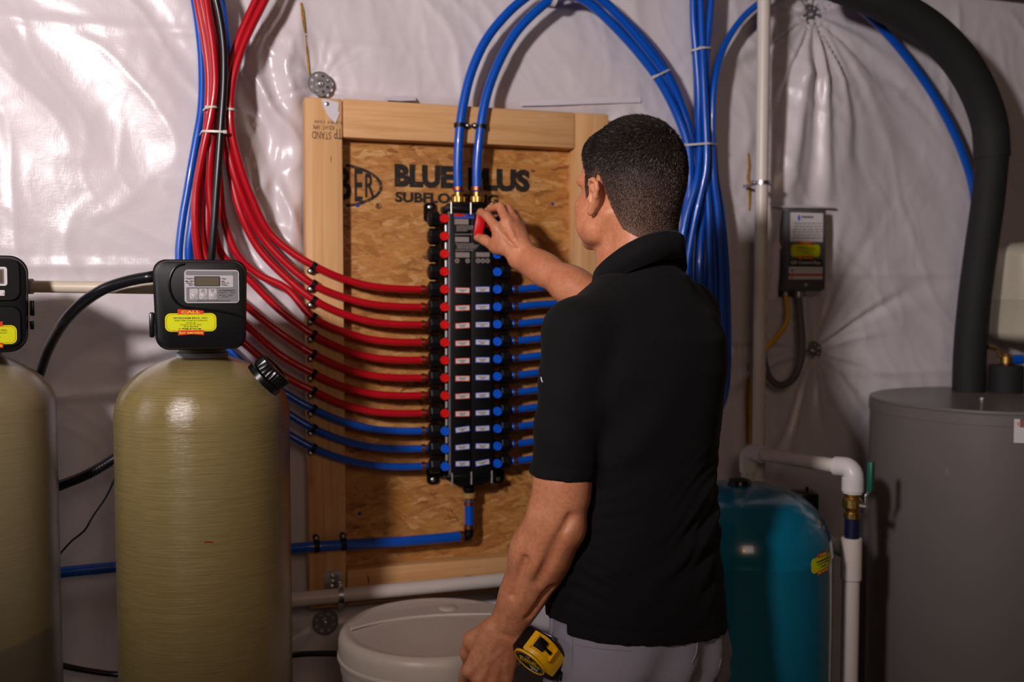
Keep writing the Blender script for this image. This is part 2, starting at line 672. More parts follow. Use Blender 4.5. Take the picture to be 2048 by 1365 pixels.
def sheet_h(u, v):
    s1, s2 = u * 0.86 + v * 0.5, v * 0.86 - u * 0.5
    h = -0.024 + 0.020 * perlin(u * 1.5 + 3, v * 1.3, 1)
    h += 0.008 * perlin(s1 * 4.2 + 0.5 * perlin(u * 2, v * 2, 17), s2 * 1.5, 2)
    # long shallow drag folds and sparse sharp creases
    cr = 1 - np.abs(perlin(s1 * 7 + 0.7 * perlin(u * 3, v * 3, 15), s2 * 1.6 + 2, 16)) * 3.2
    h += 0.0034 * np.clip(cr, 0, 1) ** 2
    cr = 1 - np.abs(perlin(s1 * 13 + 0.8 * perlin(u * 5, v * 5, 18), s2 * 3.5 + 5, 19)) * 3.0
    h += 0.0012 * np.clip(cr, 0, 1) ** 2
    h += 0.0009 * perlin(u * 26 + 3 * perlin(u * 4, v * 4, 8), v * 20, 4)
    # slack diagonal folds at the upper left
    m = sstep(-0.55, -0.75, u) * sstep(1.5, 1.75, v)
    s = u * 0.75 + v * 0.55 + 0.06 * perlin(u * 3, v * 3, 9)
    h += m * 0.007 * np.sin(s * 34) * (0.5 + perlin(u * 3, v * 2, 10))
    # horizontal laps in the film
    for pv, a in ((1.50, 0.004), (2.02, 0.003), (1.22, 0.004)):
        h += a * np.exp(-((v - pv - 0.012 * perlin(u * 2, u * 0 + pv, 6)) / 0.012) ** 2)
    # crumpled strip between the red hoses and the left stud
    cu0, _ = UV(462, 330, -0.02)
    cu1, _ = UV(612, 330, -0.02)
    _, cvt = UV(555, 40, -0.02)
    _, cvb = UV(555, 640, -0.02)
    m = sstep(cu0 - 0.03, cu0 + 0.05, u) * sstep(cu1 + 0.02, cu1 - 0.012, u) * sstep(cvt + 0.1, cvt - 0.12, v) * sstep(cvb - 0.1, cvb + 0.16, v)
    q = 0.55 * (u - cu0) + 0.16 * v
    wx = 0.035 * perlin(u * 5, v * 5, 14)
    r1 = 1 - np.abs(perlin((q + wx * .5) * 17, (v + wx) * 4.2, 11)) * 2.4
    r2 = 1 - np.abs(perlin((u + wx) * 13 + v * 5, v * 8 - u * 6, 12)) * 2.4
    h += m * (0.019 * np.clip(r1, -0.5, 1) + 0.009 * np.clip(r2, -0.5, 1))
    h += m * 0.018 * perlin(u * 8, v * 3.0, 13)
    # discs pinning the blanket: a dimple with folds running out of it
    for i, (wu, wv) in enumerate(WASHUV):
        du, dv = u - wu, v - wv
        r = np.hypot(du, dv) + 1e-6
        th = np.arctan2(dv, du)
        R = (0.10, 0.34, 0.30, 0.16)[i]
        A = (0.014, 0.030, 0.026, 0.012)[i]
        h = h - A * np.exp(-(r / (R * 0.42)) ** 1.3)
        k = (9, 13, 12, 9)[i]
        env = np.clip(r / 0.03, 0, 1) * np.exp(-(r / (R * 1.15)) ** 2)
        wob = th + 0.35 * perlin(np.cos(th) * 3 + i * 7, np.sin(th) * 3 + r * 3, 20 + i)
        wave = np.abs(np.sin(wob * k / 2)) ** 1.5 + 0.5 * np.abs(np.sin(wob * k * 0.81 + 1.3)) ** 2
        h += (0.006, 0.013, 0.012, 0.006)[i] * env * (wave - 0.5)
    # long fall of cloth from the top disc down to the control box
    wu, wv = WASHUV[1]
    t = np.clip((wv - v) / 0.55, 0, 1)
    hang = sstep(0.02, 0.2, wv - v) * sstep(0.62, 0.42, wv - v)
    for du0, wd0, am in ((-0.075, 0.035, 0.034), (0.03, 0.022, 0.026), (0.10, 0.05, 0.022), (0.20, 0.05, 0.014), (0.30, 0.06, 0.012)):
        cx = wu + du0 * (0.25 + 0.95 * t)
        h += hang * am * np.exp(-((u - cx) / (wd0 * (0.4 + t))) ** 2)
    # flat behind the board
    mb = sstep(bu0 - 0.035, bu0 + 0.02, u) * sstep(bu1 + 0.03, bu1 - 0.02, u) * sstep(bv1 + 0.03, bv1 - 0.02, v) * sstep(bv0 - 0.03, bv0 + 0.02, v)
    h = h * (1 - mb) + mb * -0.03
    # keep clear of the hoses
    h = np.minimum(h, 0.022)
    # meets the plate at the top
    tp = sstep(CEIL - 0.05, CEIL, v)
    return h * (1 - tp) - 0.02 * tp


BOXP = [(1562, 411), (1652, 413), (1651, 592), (1556, 597), (1554, 575), (1560, 542), (1559, 500), (1566, 484), (1572, 470), (1575, 440)]
BOXUV = [UV(x, y, -0.01) for x, y in BOXP]


def in_poly(u, v, poly):
    c = np.zeros(u.shape, bool)
    j = len(poly) - 1
    for i in range(len(poly)):
        (xi, yi), (xj, yj) = poly[i], poly[j]
        c ^= ((yi > v) != (yj > v)) & (u < (xj - xi) * (v - yi) / (yj - yi + 1e-12) + xi)
        j = i
    return c


du = 0.0065
us = np.arange(-1.75, 2.35, du)
vs = np.linspace(0, CEIL, int(CEIL / du))
UU, VV = np.meshgrid(us, vs)
HH = sheet_h(UU, VV)
VW = np.stack([WO.x + EX.x * UU + NN.x * HH, WO.y + EX.y * UU + NN.y * HH, VV], -1).reshape(-1, 3)
nu, nv = len(us), len(vs)
ii, jj = np.meshgrid(np.arange(nu - 1), np.arange(nv - 1))
q0 = (jj * nu + ii).ravel()
FW = np.stack([q0, q0 + 1, q0 + nu + 1, q0 + nu], 1)
cu_, cv_ = UU.ravel()[q0] + du / 2, VV.ravel()[q0] + du / 2
FW = FW[~in_poly(cu_, cv_, BOXUV)]
wall = mk('wall_back', (VW, FW), M['film'], kind='structure', auto=0)
wall['label'] = 'basement wall faced with wrinkled white vapour barrier'


def hs(u, v):
    return float(sheet_h(np.array([[u]]), np.array([[v]]))[0, 0])


mk('floor', box(-3, 3.2, -3.0, 4.0, -0.1, 0.0), M['concrete'], smooth=False, kind='structure')
mk('ceiling', box(-3, 3.2, -3.0, 4.0, 2.50, 2.58), M['ceiling'], smooth=False, kind='structure')
mk('trim_1', box(-1.9, 2.5, CEIL, CEIL + 0.17, -0.10, 0.03, MW @ Matrix(((1, 0, 0, 0), (0, 1, 0, 0), (0, 0, 1, 0), (0, 0, 0, 1)))), M['dark_wood'], smooth=False, kind='structure', rot=PHI)
mk('wall_left', box(-3.05, -2.98, -3.0, 4.0, 0, 2.5), M['concrete'], smooth=False, kind='structure')
mk('wall_right', box(3.2, 3.27, -3.0, 4.0, 0, 2.5), M['concrete'], smooth=False, kind='structure')
mk('wall_front', box(-3.0, 3.2, -3.07, -3.0, 0, 2.5), M['concrete'], smooth=False, kind='structure')
# yellow blanket showing through the cut for the control box, and through tears
bb = [BOXUV[i] for i in range(len(BOXUV))]
mk('insulation_blanket', prism([(u * 1.0, v) for u, v in [UV(1525, 400, 0), UV(1525, 612, 0), UV(1668, 605, 0), UV(1668, 398, 0)]], -0.16, -0.135, MW), M['fibreglass'], wall, smooth=False)
# curled flaps of cut film round the opening


def flap(pts, w0, out, name='film_flap'):
    """strip of film along pixel points; each point (px,py, lift px dx, dy)"""
    V, Fc = [], []
    for (x, y, dx, dy) in pts:
        u, v = UV(x, y, 0)
        h = hs(u, v) + 0.002
        a, b = wl(u, v, h), W(x + dx * 0.5, y + dy * 0.5, h + out * 0.4)
        c = W(x + dx, y + dy, h + out)
        for q in (a, b, c): V.append(q)
        for q in (a, b, c): V.append(q - NN * 0.0012)
    n = len(pts)
    for i in range(n - 1):
        o, p = i * 6, (i + 1) * 6
        for k in (0, 1):
            Fc.append([o + k, p + k, p + k + 1, o + k + 1])
            Fc.append([o + 3 + k, o + 4 + k, p + 4 + k, p + 3 + k])
        Fc.append([o + 2, p + 2, p + 5, o + 5])
    return mk(name, (V, Fc), M['vapour_scrap'], wall)


flap([(1540, 405, 4, 8), (1565, 407, 2, 9), (1600, 408, 0, 8), (1640, 410, 0, 6), (1672, 413, -2, 4)], 0, 0.02)
flap([(1567, 416, 8, 2), (1568, 450, 6, 2), (1562, 480, 7, 3), (1552, 500, 8, 0), (1553, 540, 6, 0), (1548, 575, 8, 2), (1548, 600, 8, -2)], 0, 0.012)


flap([(1042, 203, 0, 9), (1100, 198, 0, 13), (1180, 194, 0, 14), (1282, 193, 0, 12)], 0, 0.004)
flap([(770, 192, 0, 8), (800, 191, 0, 11), (832, 192, 0, 9)], 0, 0.014)


def tear(pts, wd, name='insulation_tear'):
    V = []
    n = len(pts)
    L, Rr = [], []
    for i, (x, y) in enumerate(pts):
        ww = wd * math.sin(math.pi * (i + 0.4) / (n - 0.2)) + 0.6
        L.append((x - ww, y))
        Rr.append((x + ww, y))
    poly = L + Rr[::-1]
    V, m = [], len(poly)
    for k in (0, 1):
        for x, y in poly:
            u, v = UV(x, y, 0)
            V.append(wl(u, v, hs(u, v) + 0.001 + 0.003 * k))
    Fc = [[m + i for i in range(m)]] + [[i, (i + 1) % m, m + (i + 1) % m, m + i] for i in range(m)]
    return mk(name, (V, Fc), M['fibreglass'], wall, smooth=False)


tear([(1500, 305), (1504, 330), (1502, 352), (1506, 375), (1507, 400), (1506, 420)], 1.8)
tear([(604, 0), (607, 18), (609, 40), (612, 62)], 2.6)
tear([(613, 66), (616, 100), (619, 130), (621, 148)], 1.0)
tear([(1507, 730), (1504, 760), (1503, 800), (1502, 850), (1502, 890)], 2.5)


# ---------------------------------------------------------------- insulation discs
def disc(i, label):
    x, y, rp = WASH[i]
    u, v = WASHUV[i]
    w = -0.006 if i in (0, 3) else hs(u, v) + 0.004
    c = wl(u, v, w)
    r = rp * (WO + EX * u).y / FPX
    t = thing('insulation_disc', label, 'washer', c, 'insulation discs')
    Mx = frame(c, NN, EX)
    V, Fc = [], []
    seg, rs = 112, np.linspace(0.3, 1.0, 22)
    for q in rs:
        for k in range(seg):
            a = 2 * math.pi * k / seg
            V.append(Mx @ Vector((q * r * math.cos(a), q * r * math.sin(a), 0.002 + (0.0015 if q > 0.93 else 0))))
    for ri in range(len(rs) - 1):
        for k in range(seg):
            qm, a = (rs[ri] + rs[ri + 1]) / 2, 2 * math.pi * (k + 0.5) / seg
            ha = (round(a / (math.pi / 4) - 0.5) + 0.5) * math.pi / 4
            if math.hypot(qm * math.cos(a) - 0.70 * math.cos(ha), qm * math.sin(a) - 0.70 * math.sin(ha)) < 0.135: continue
            k2 = (k + 1) % seg
            Fc.append([ri * seg + k, ri * seg + k2, (ri + 1) * seg + k2, (ri + 1) * seg + k])
    m = len(V)
    V += [q - NN * 0.0016 for q in V]
    Fc += [[j + m for j in f[::-1]] for f in Fc]
    mk('rim', (V, Fc), M['washer'], t)
    mk('hub', lathe([(r * 0.34, 0), (r * 0.34, 0.003), (r * 0.22, 0.005), (r * 0.1, 0.004)], Mx, 24), M['washer'], t)
    mk('screw', lathe([(r * 0.15, 0.003), (r * 0.15, 0.0065), (r * 0.08, 0.008)], Mx, 12), M['screw'], t)


disc(0, 'galvanised insulation disc just above the top left corner of the wooden board')
disc(1, 'insulation disc with fanning folds at the top edge, right of the tall white pipe')
disc(2, 'insulation disc with fanning folds below right of the grey control box')
disc(3, 'insulation disc low on the wall below the board, left of the brine tank')

# ================================================================ BOARD
bl = wl((bu0 + bu1) / 2, bv0, 0)
board = thing('mounting_board', 'wooden board of pine planks round a stamped strand panel, carrying the black manifold', 'board', bl)


def ubox(px0, px1, py0, py1, w0, w1, bev=0.002, yref=None):
    """plank from pixel edges measured on its front plane"""
    ym = (py0 + py1) / 2
    xm = (px0 + px1) / 2
    u0, u1 = UV(px0, ym, w1)[0], UV(px1, ym, w1)[0]
    v1, v0 = UV(xm, py0, w1)[1], UV(xm, py1, w1)[1]
    return box(u0, u1, v0, v1, w0, w1, MW, bev), (u0, u1, v0, v1)


g, ls = ubox(614, 689, 196, 1217, -0.010, 0.040, 0.004)
mk('plank', g, M['pine_v'], board, rot=PHI)
g, rs_ = ubox(1149, 1216, 227, 1150, -0.010, 0.040, 0.004)
mk('plank', g, M['pine_v'], board, rot=PHI)
u0, u1 = ls[1] + 0.0015, rs_[0] - 0.0005
vt1, vt0 = UV(917, 211, 0.04)[1], UV(917, 286, 0.04)[1]
mk('plank', box(u0, u1, vt0, vt1, -0.010, 0.040, MW, 0.004), M['pine_h'], board, rot=PHI)
vb1, vb0 = UV(850, 1128, 0.04)[1], UV(850, 1197, 0.04)[1]
mk('plank', box(u0, u1, vb0, vb1, -0.010, 0.040, MW, 0.004), M['pine_h'], board, rot=PHI)
PLANKS = [(ls[0], ls[1], ls[2], ls[3], 0.0405), (rs_[0], rs_[1], rs_[2], rs_[3], 0.0405), (u0, u1, vt0, vt1, 0.0405), (u0, u1, vb0, vb1, 0.0405), (u0, u1, vb1, vt0, 0.0)]
osb_o = mk('strand_panel', box(ls[0] + 0.01, rs_[1] - 0.01, vb0 + 0.01, vt1 - 0.008, -0.0118, -0.0005, MW), M['osb'], board, smooth=False, rot=PHI)


def TM(px, py, w=0.0, ang=0.0):
    u, v = UV(px, py, w)
    return MW @ Matrix.Translation((u, v, w)) @ Matrix.Rotation(ang, 4, 'Z')


mpx = 2.41 / FPX  # metres per pixel at the board


def wtext(body, px0, px1, cy, hpx, mat, parent, w, bold=0.02, name='lettering', ang=0, **kw):
    """lettering on the wall plane, fitted between two pixel columns"""
    o = text(body, 1.0, Matrix(), mat, None, bold=bold, name='tmp', **kw)
    d = o.dimensions.copy()
    me = o.data
    bpy.data.objects.remove(o)
    u0, v = UV(px0, cy, w)
    u1, _ = UV(px1, cy, w)
    hh = UV((px0 + px1) / 2, cy - hpx / 2, w)[1] - UV((px0 + px1) / 2, cy + hpx / 2, w)[1]
    xs = np.array([tuple(q.co) for q in me.vertices])
    mx, mn = xs.max(0), xs.min(0)
    V = []
    sgn = -1 if ang else 1
    for x in xs:
        uu = (x[0] - (mx[0] + mn[0]) / 2) / (mx[0] - mn[0]) * (u1 - u0) * sgn
        vv = (x[1] - (mx[1] + mn[1]) / 2) / (mx[1] - mn[1]) * hh * sgn
        V.append(wl((u0 + u1) / 2 + uu, v + vv, w + 0.0002 + (0.0003 if x[2] > 0 else 0)))
    Fc = [list(p.vertices) for p in me.polygons]
    bpy.data.meshes.remove(me)
    return mk(name, (V, Fc), mat, parent, smooth=False)


wtext('BLUE', 789, 908, 351, 46, M['ink'], osb_o, 0.0, bold=0.06)
wtext('PLUS', 936, 1060, 358, 46, M['ink'], osb_o, 0.0, bold=0.06)
wtext('SUBFLOORING', 790, 997, 394, 21, M['ink'], osb_o, 0.0, bold=0.045)
wtext('TM', 1061, 1069, 342, 5, M['ink'], osb_o, 0.0, bold=0.02)
wtext('R', 754, 760, 412, 8, M['ink'], osb_o, 0.0, bold=0.03)
wtext('B', 668, 703, 367, 66, M['ink'], osb_o, 0.0, bold=0.02)
wtext('E', 709, 725, 370, 66, M['ink'], osb_o, 0.0, bold=0.012)
wtext('R', 730, 749, 371, 48, M['ink'], osb_o, 0.0, bold=0.02)


def ring_poly(px, py, rx, ry, th, w, mat, parent, a0=0, a1=360, seg=64, name='printed_ring'):
    u, v = UV(px, py, w)
    sx = UV(px + 1, py, w)[0] - u
    V, Fc = [], []
    n = seg + 1
    for k in range(n):
        a = math.radians(a0 + (a1 - a0) * k / seg)
        for q, z in ((1, 0), (1, 0.0004)):
            V.append(wl(u + math.cos(a) * rx * sx, v + math.sin(a) * ry * sx, w + 0.0002 + z))
        for q, z in ((1, 0), (1, 0.0004)):
            V.append(wl(u + math.cos(a) * (rx - th) * sx, v + math.sin(a) * (ry - th) * sx, w + 0.0002 + z))
    for k in range(n - 1):
        o, p = 4 * k, 4 * k + 4
        Fc += [[o + 1, p + 1, p + 3, o + 3], [o, o + 1, p + 1, p], [o + 2, p + 2, p + 3, o + 3]]
    return mk(name, (V, Fc), mat, parent, smooth=False)


ring_poly(655, 370, 112, 47, 6.5, 0.0, M['ink'], osb_o, a0=-70, a1=70)
ring_poly(757, 412, 6, 6, 1.4, 0.0, M['ink'], osb_o, seg=24)
for x, y, r in ((715, 411, 4), (1105, 408, 3.2), (719, 1028, 4)):
    c = W(x, y, 0)
    mk('marker_dot', lathe([(r * mpx, 0.0001), (r * mpx, 0.0006)], frame(c, NN), 14), M['bluedot'], osb_o)
# grade stamp, upside down, near the head of the left plank
lp = board.children[0]
for body, a, b, y, h in (('STAND', 624, 662, 270, 15), ('TP', 668, 684, 268, 20), ('KD-HT  HPK', 625, 668, 254, 8), ('S-DRY 15W', 628, 684, 243, 6)):
    wtext(body, a, b, y, h, M['stamp'], lp, 0.0402, bold=0.0, ang=1)
# splits and knots in the planks
for x0, y0, x1, y1, r in ((662, 310, 662, 328, 1.1), (905, 1160, 965, 1152, 3.2), (735, 1150, 738, 1172, 2.0)):
    par = lp if x0 < 690 else board.children[3]
    a, b = W(x0, y0, 0.0396), W(x1, y1, 0.0396)
    mk('grain_split', tube([a, (a + b) / 2 + EZ * 0.002, b], 0.001, 6, rfun=lambda t, r=r: r * mpx * (0.25 + math.sin(math.pi * t) * 0.75)), plain('split_wood', '6d4320', 0.7), par)
# scrap of film nailed over the head of the left plank
sc = thing('film_scrap', 'torn scrap of white film nailed to the top of the left plank', 'scrap', W(660, 215, 0.041))
poly = [UV(x, y, 0.042) for x, y in ((644, 197), (678, 205), (677, 222), (675, 223), (680, 224), (671, 247), (656, 231), (647, 214))]
mk('film', prism(poly, 0.0405, 0.042, MW), M['vapour_scrap'], sc, smooth=False)
mk('nail', lathe([(0.0045, 0), (0.0045, 0.0015), (0.002, 0.0025)], frame(W(654, 208, 0.0415), NN), 14), M['steel'], sc)

# perforated strap bracket and pipe clamp at the foot of the left plank
br = thing('strap_bracket', 'short perforated steel bracket screwed to the foot of the left plank', 'bracket', W(664, 1165, 0.042))
poly = [UV(x, y, 0.044) for x, y in ((648, 1146), (685, 1143), (684, 1180), (650, 1183))]
mk('plate', prism(poly, 0.0405, 0.043, MW), M['steel'], br, smooth=False)
for x, y in ((666, 1154), (666, 1164), (665, 1174)):
    mk('screw_head', lathe([(0.006, 0), (0.006, 0.002), (0.003, 0.004)], frame(W(x, y, 0.043), NN), 14), M['steel'], br)

# ================================================================ MANIFOLD
WB = 0.075
man = thing('manifold', 'black water manifold with red and blue valves screwed to the wooden board', 'manifold', wl(UV(943, 960, 0)[0], UV(943, 960, 0)[1], 0))
YR = [438 + (932 - 438) * i / 14 for i in range(15)]
um0, um1 = UV(902, 680, WB)[0], UV(986, 680, WB)[0]
umid = UV(942.5, 680, WB)[0]
VR = [UV(890, y, 0.06)[1] for y in YR]
vtop, vbot = UV(940, 424, WB)[1], UV(940, 949, WB)[1]
mk('body', box(um0 - 0.004, um1 + 0.004, vbot, vtop, 0.006, WB - 0.006, MW, 0.003), M['black'], man)
mk('cover', box(um0, umid - 0.0006, vbot, vtop, WB - 0.006, WB, MW, 0.002), M['black'], man)
mk('cover', box(umid + 0.0006, um1, vbot, vtop, WB - 0.006, WB - 0.001, MW, 0.002), M['black'], man)
mk('edge_strip', box(um0 - 0.005, um0 - 0.0005, vbot, vtop, WB - 0.008, WB - 0.001, MW, 0.001), plain('edge_strip', '6f6a72', 0.4), man)
# stepped caps
vt = UV(940, 407, WB)[1]
mk('top_cap', join(box(um0 - 0.008, um1 + 0.004, vtop, vt - 0.004, 0.006, WB + 0.002, MW, 0.003), box(um0 + 0.003, um1 - 0.006, vt - 0.006, vt + 0.002, 0.012, WB - 0.004, MW, 0.003)), M['gblack'], man)
vb_ = UV(940, 966, WB)[1]
bc = []
bc.append(box(um0 - 0.012, um1 + 0.008, vb_ + 0.008, vbot + 0.001, 0.004, WB + 0.004, MW, 0.003))
pl = [(um0 - 0.008, vb_ + 0.009), (um0 + 0.022, vb_ - 0.008), (um1 - 0.026, vb_ - 0.008), (um1 + 0.004, vb_ + 0.009)]
bc.append(prism([(p[0], p[1]) for p in pl][::-1], 0.008, WB - 0.002, MW))
mk('bottom_cap', join(*bc), M['gblack'], man)
for xx in (um0 + 0.001, umid - 0.001, um1 - 0.004):
    for va, vb2 in ((vtop - 0.006, vt + 0.002), (vb_ - 0.004, vbot + 0.006)):
        a = wl(xx, va, WB + 0.003)
        b = wl(xx, vb2, WB + 0.003)
        mk('bolt', cyl(a, b, 0.0022, 10, 0.0005), M['screw'], man)
# mounting ears
for (x, y, s) in ((860, 425, 1), (866, 950, -1), (996, 948, -1)):
    u, v = UV(x, y, 0.006)
    pr = rrect(0.030, 0.046, 0.009)
    mk('mounting_ear', prism([(u + p, v + q) for p, q in pr], 0.0012, 0.008, MW, 0.001), M['gblack'], man)
    mk('ear_screw', lathe([(0.0055, 0), (0.0055, 0.002), (0.003, 0.0035)], frame(wl(u, v + 0.012 * s, 0.007), NN), 14), M['steel'], man)
    a = UV(x, y - 4 * s, 0.01)
    uu0, uu1 = sorted((u, um0 if x < 940 else um1))
    mk('ear_arm', box(uu0, uu1, v - 0.022 * s - 0.006, v - 0.022 * s + 0.006, 0.002, 0.02, MW, 0.002), M['gblack'], man)

# ports: collar, nut, valve
uLn, uLv = UV(866, 680, 0.05)[0], UV(888.5, 680, 0.066)[0]
uRn, uRv = UV(1011, 680, 0.05)[0], UV(993.5, 680, 0.066)[0]
base_v = VR[0]


def nut_geo(u, v, s):
    c = wl(u, v, 0.05)
    Mx = frame(c - EX * s * 0.0135, EX * s, NN)
    seg = 8
    prof = [(0.0095, -0.002), (0.0175, 0.0), (0.0185, 0.002), (0.0185, 0.019), (0.0170, 0.022), (0.0125, 0.0245), (0.0085, 0.0245)]
    V, Fc = [], []
    for r, z in prof:
        for k in range(seg):
            a = 2 * math.pi * k / seg
            rr = r * 1.04 if r > 0.016 else r
            V.append(Mx @ Vector((rr * math.cos(a), rr * math.sin(a), z)))
    n = len(prof)
    for i in range(n - 1):
        for k in range(seg):
            k2 = (k + 1) % seg
            Fc.append([i * seg + k, i * seg + k2, (i + 1) * seg + k2, (i + 1) * seg + k])
    Fc += [list(range(seg))[::-1], [(n - 1) * seg + k for k in range(seg)]]
    return V, Fc


def stub_geo(u, ub, v, s):
    return cyl(wl(u, v, 0.05), wl(ub + s * 0.0, v, 0.05), 0.0115, 16)


def valve_geo(u, v):
    c = wl(u, v, 0.058)
    return lathe([(0.0125, -0.02), (0.0125, 0.008), (0.0118, 0.010)], frame(c, NN), 20)


def cap_geo(u, v):
    Mx = frame(wl(u, v, 0.066), NN, EX)
    g = lathe([(0.0105, 0), (0.0105, 0.008), (0.0095, 0.0100), (0.0068, 0.0100), (0.0062, 0.0086), (0.0, 0.0084)], Mx, 20, cap=False)
    s = box(-0.006, 0.006, -0.0012, 0.0012, 0.0084, 0.0104, Mx @ Matrix.Rotation(0.5, 4, 'Z'), 0.0004, 1)
    return join(g, s)


protoL = [mk('nut', nut_geo(uLn, base_v, -1), M['black'], man, auto=25), mk('port', stub_geo(uLn, um0, base_v, 1), M['black'], man), mk('valve_body', valve_geo(uLv, base_v), M['black'], man)]
capL = mk('valve_knob', cap_geo(uLv, base_v), M['red_cap'], man, label='red slotted valve knob')
protoR = [mk('nut', nut_geo(uRn, base_v, 1), M['black'], man, auto=25), mk('port', stub_geo(uRn, um1, base_v, -1), M['black'], man), mk('valve_body', valve_geo(uRv, base_v), M['black'], man)]
capR = mk('valve_knob', cap_geo(uRv, base_v), M['blue_cap'], man, label='blue slotted valve knob')
bpr = mk('edge_bolt', cyl(wl(um0 - 0.008, base_v - 0.030, 0.062), wl(um0 - 0.008, base_v - 0.014, 0.062), 0.0032, 10, 0.0006), M['screw'], man)
blue_me = None
for i in range(1, 15):
    d = EZ * (VR[i] - base_v)
    for o in protoL + protoR: dup(o, d)
    c = dup(capL, d)
    if i >= 12:
        if blue_me is None:
            blue_me = c.data.copy()
            blue_me.materials[0] = M['blue_cap']
        c.data = blue_me
        c['label'] = 'blue slotted valve knob'
    dup(capR, d)
    if i < 14: dup(bpr, d)

# stickers
rng = random.Random(3)
for i in range(4, 15):
    for s, col in ((0, M['red_print'] if i < 12 else M['blue_print']), (1, M['blue_print'])):
        x = 925 if s == 0 else 965
        y = YR[i] + (2 if s == 0 else 0) - (6 if i == 14 else 0) - (4 if i in (12, 13) else 0)
        ang = rng.uniform(-0.05, 0.05) + (0.12 if i == 14 and s else -0.06 if i == 14 else 0.09 if i == 12 and s == 0 else 0)
        wz = WB + (0.0001 if s == 0 else -0.0008)
        Mx = TM(x, y, wz, ang)
        st = mk('sticker', box(-0.0175, 0.0175, -0.0065, 0.0065, 0, 0.0004, Mx), col, man, smooth=False, label='white name sticker with a coloured border')
        mk('sticker_face', box(-0.0160, 0.0160, -0.0050, 0.0050, 0.0003, 0.0006, Mx), M['white'], st, smooth=False)
        gg = []
        for line, (hw, yy) in enumerate(((rng.uniform(0.009, 0.013), 0.0012), (rng.uniform(0.004, 0.007), -0.0022))):
            x0 = -hw
            while x0 < hw - 0.001:
                wd_ = rng.uniform(0.0012, 0.003)
                gg.append(box(x0, min(x0 + wd_, hw), yy - 0.0009, yy + 0.0009, 0.0005, 0.0008, Mx))
                x0 += wd_ + 0.0005
        mk('small_print', join(*gg), M['black_print'], st, smooth=False)
cov = [c for c in man.children if c.name.startswith('cover')]
covL, covR = cov[0], cov[1]
# printed instructions at the head of the covers
wtext('MANA', 908, 930, 430, 6, M['red_print'], covL, WB + 0.0002, bold=0.03)
wtext('BLOC', 930, 948, 430.5, 6, M['blue_print'], covL, WB + 0.0002, bold=0.03)
mk('printed_bar', box(*[UV(908, 435, WB)[0], UV(948, 435, WB)[0]], UV(930, 436.5, WB)[1], UV(930, 434, WB)[1], WB, WB + 0.0005, MW), M['blue_print'], covL, smooth=False)
for x0, x1, y0, y1, par in ((909, 937, 438, 449, covL), (910, 938, 474, 484, covL), (911, 939, 505, 515, covL), (952, 979, 505, 514, covR)):
    mk('printed_panel', box(UV(x0, y0, WB)[0], UV(x1, y0, WB)[0], UV(x0, y1, WB)[1], UV(x0, y0, WB)[1], WB - 0.001, WB + 0.0005, MW), M['taupe_print'], par, smooth=False)
gg = []
for y, x0, x1 in ((452.5, 913, 948), (455.5, 913, 947), (458.5, 913, 946), (461.5, 913, 935), (469, 910, 945), (488, 911, 948), (491, 914, 958), (494, 914, 955), (497, 914, 952), (501, 911, 947)):
    x = x0
    while x < x1:
        d = rng.uniform(1.5, 5)
        gg.append(box(UV(x, y, WB)[0], UV(min(x + d, x1), y, WB)[0], UV(x, y + 0.9, WB)[1], UV(x, y - 0.9, WB)[1], WB - 0.001, WB + 0.0004, MW))
        x += d + 0.9
mk('small_print', join(*gg), M['grey_print'], covL, smooth=False)
for x, par in ((914, covL), (935, covL), (956, covR), (965.5, covR), (975, covR)):
    mk('printed_seal', lathe([(0.0055, 0), (0.0055, 0.0012)], frame(W(x, 522, WB - 0.001), NN), 18), M['taupe_print'], par)
    ring_poly(x, 522, 2.4, 2.4, 1.0, WB + 0.0004, M['black_print'], par, seg=14)

# brass unions on top and below
for x in (917, 954):
    b = W(x, 408, 0.045)
    mk('black_collar', lathe([(0.0165, -0.006), (0.0165, 0.004), (0.015, 0.006)], frame(b - EZ * 0.004, EZ), 24), M['gblack'], man)
    mk('brass_nut', lathe([(0.0150, 0), (0.0165, 0.001), (0.0165, 0.013), (0.0150, 0.014), (0.010, 0.0145)], frame(b + EZ * 0.003, EZ), 36, rib=0.0008, nrib=18), M['brass'], man)
    mk('brass_stem', cyl(b + EZ * 0.0165, b + EZ * 0.0275, 0.0095, 20), M['brass'], man)
bo = W(938, 968, 0.042)
mk('outlet', lathe([(0.016, 0.0), (0.016, -0.016), (0.0125, -0.017), (0.0125, -0.022)][::-1], frame(bo, EZ), 24), M['gblack'], man)
mk('union_nut', lathe([(0.015, -0.034), (0.016, -0.033), (0.016, -0.022), (0.014, -0.021)], frame(bo, EZ), 24), M['rib_tan'], man)
mk('brass_stem', cyl(bo - EZ * 0.045, bo - EZ * 0.034, 0.0095, 20), M['brass'], man)

# ================================================================ HOSES
R12, R34 = 0.0086, 0.0112


HOSES = []
FINAL = []


def hose(name, pts, r, mat, label, cat, group=None, rings=(), ringr=1.22):
    """pts: (px, py, w) on the wall frame, or Vectors. rings: (index into pts, toward index). Built later, once all are eased apart"""
    Q = [W(*p) if not isinstance(p, Vector) else p for p in pts]
    HOSES.append(dict(name=name, Q=Q, r=r, mat=mat, label=label, cat=cat, group=group, rings=rings, ringr=ringr))


def wall_min(u, v):
    m = sheet_h(u[None], v[None])[0] - 0.002
    for b in PLANKS: m = np.where((u > b[0]) & (u < b[1]) & (v > b[2]) & (v < b[3]), b[4], m)
    return m


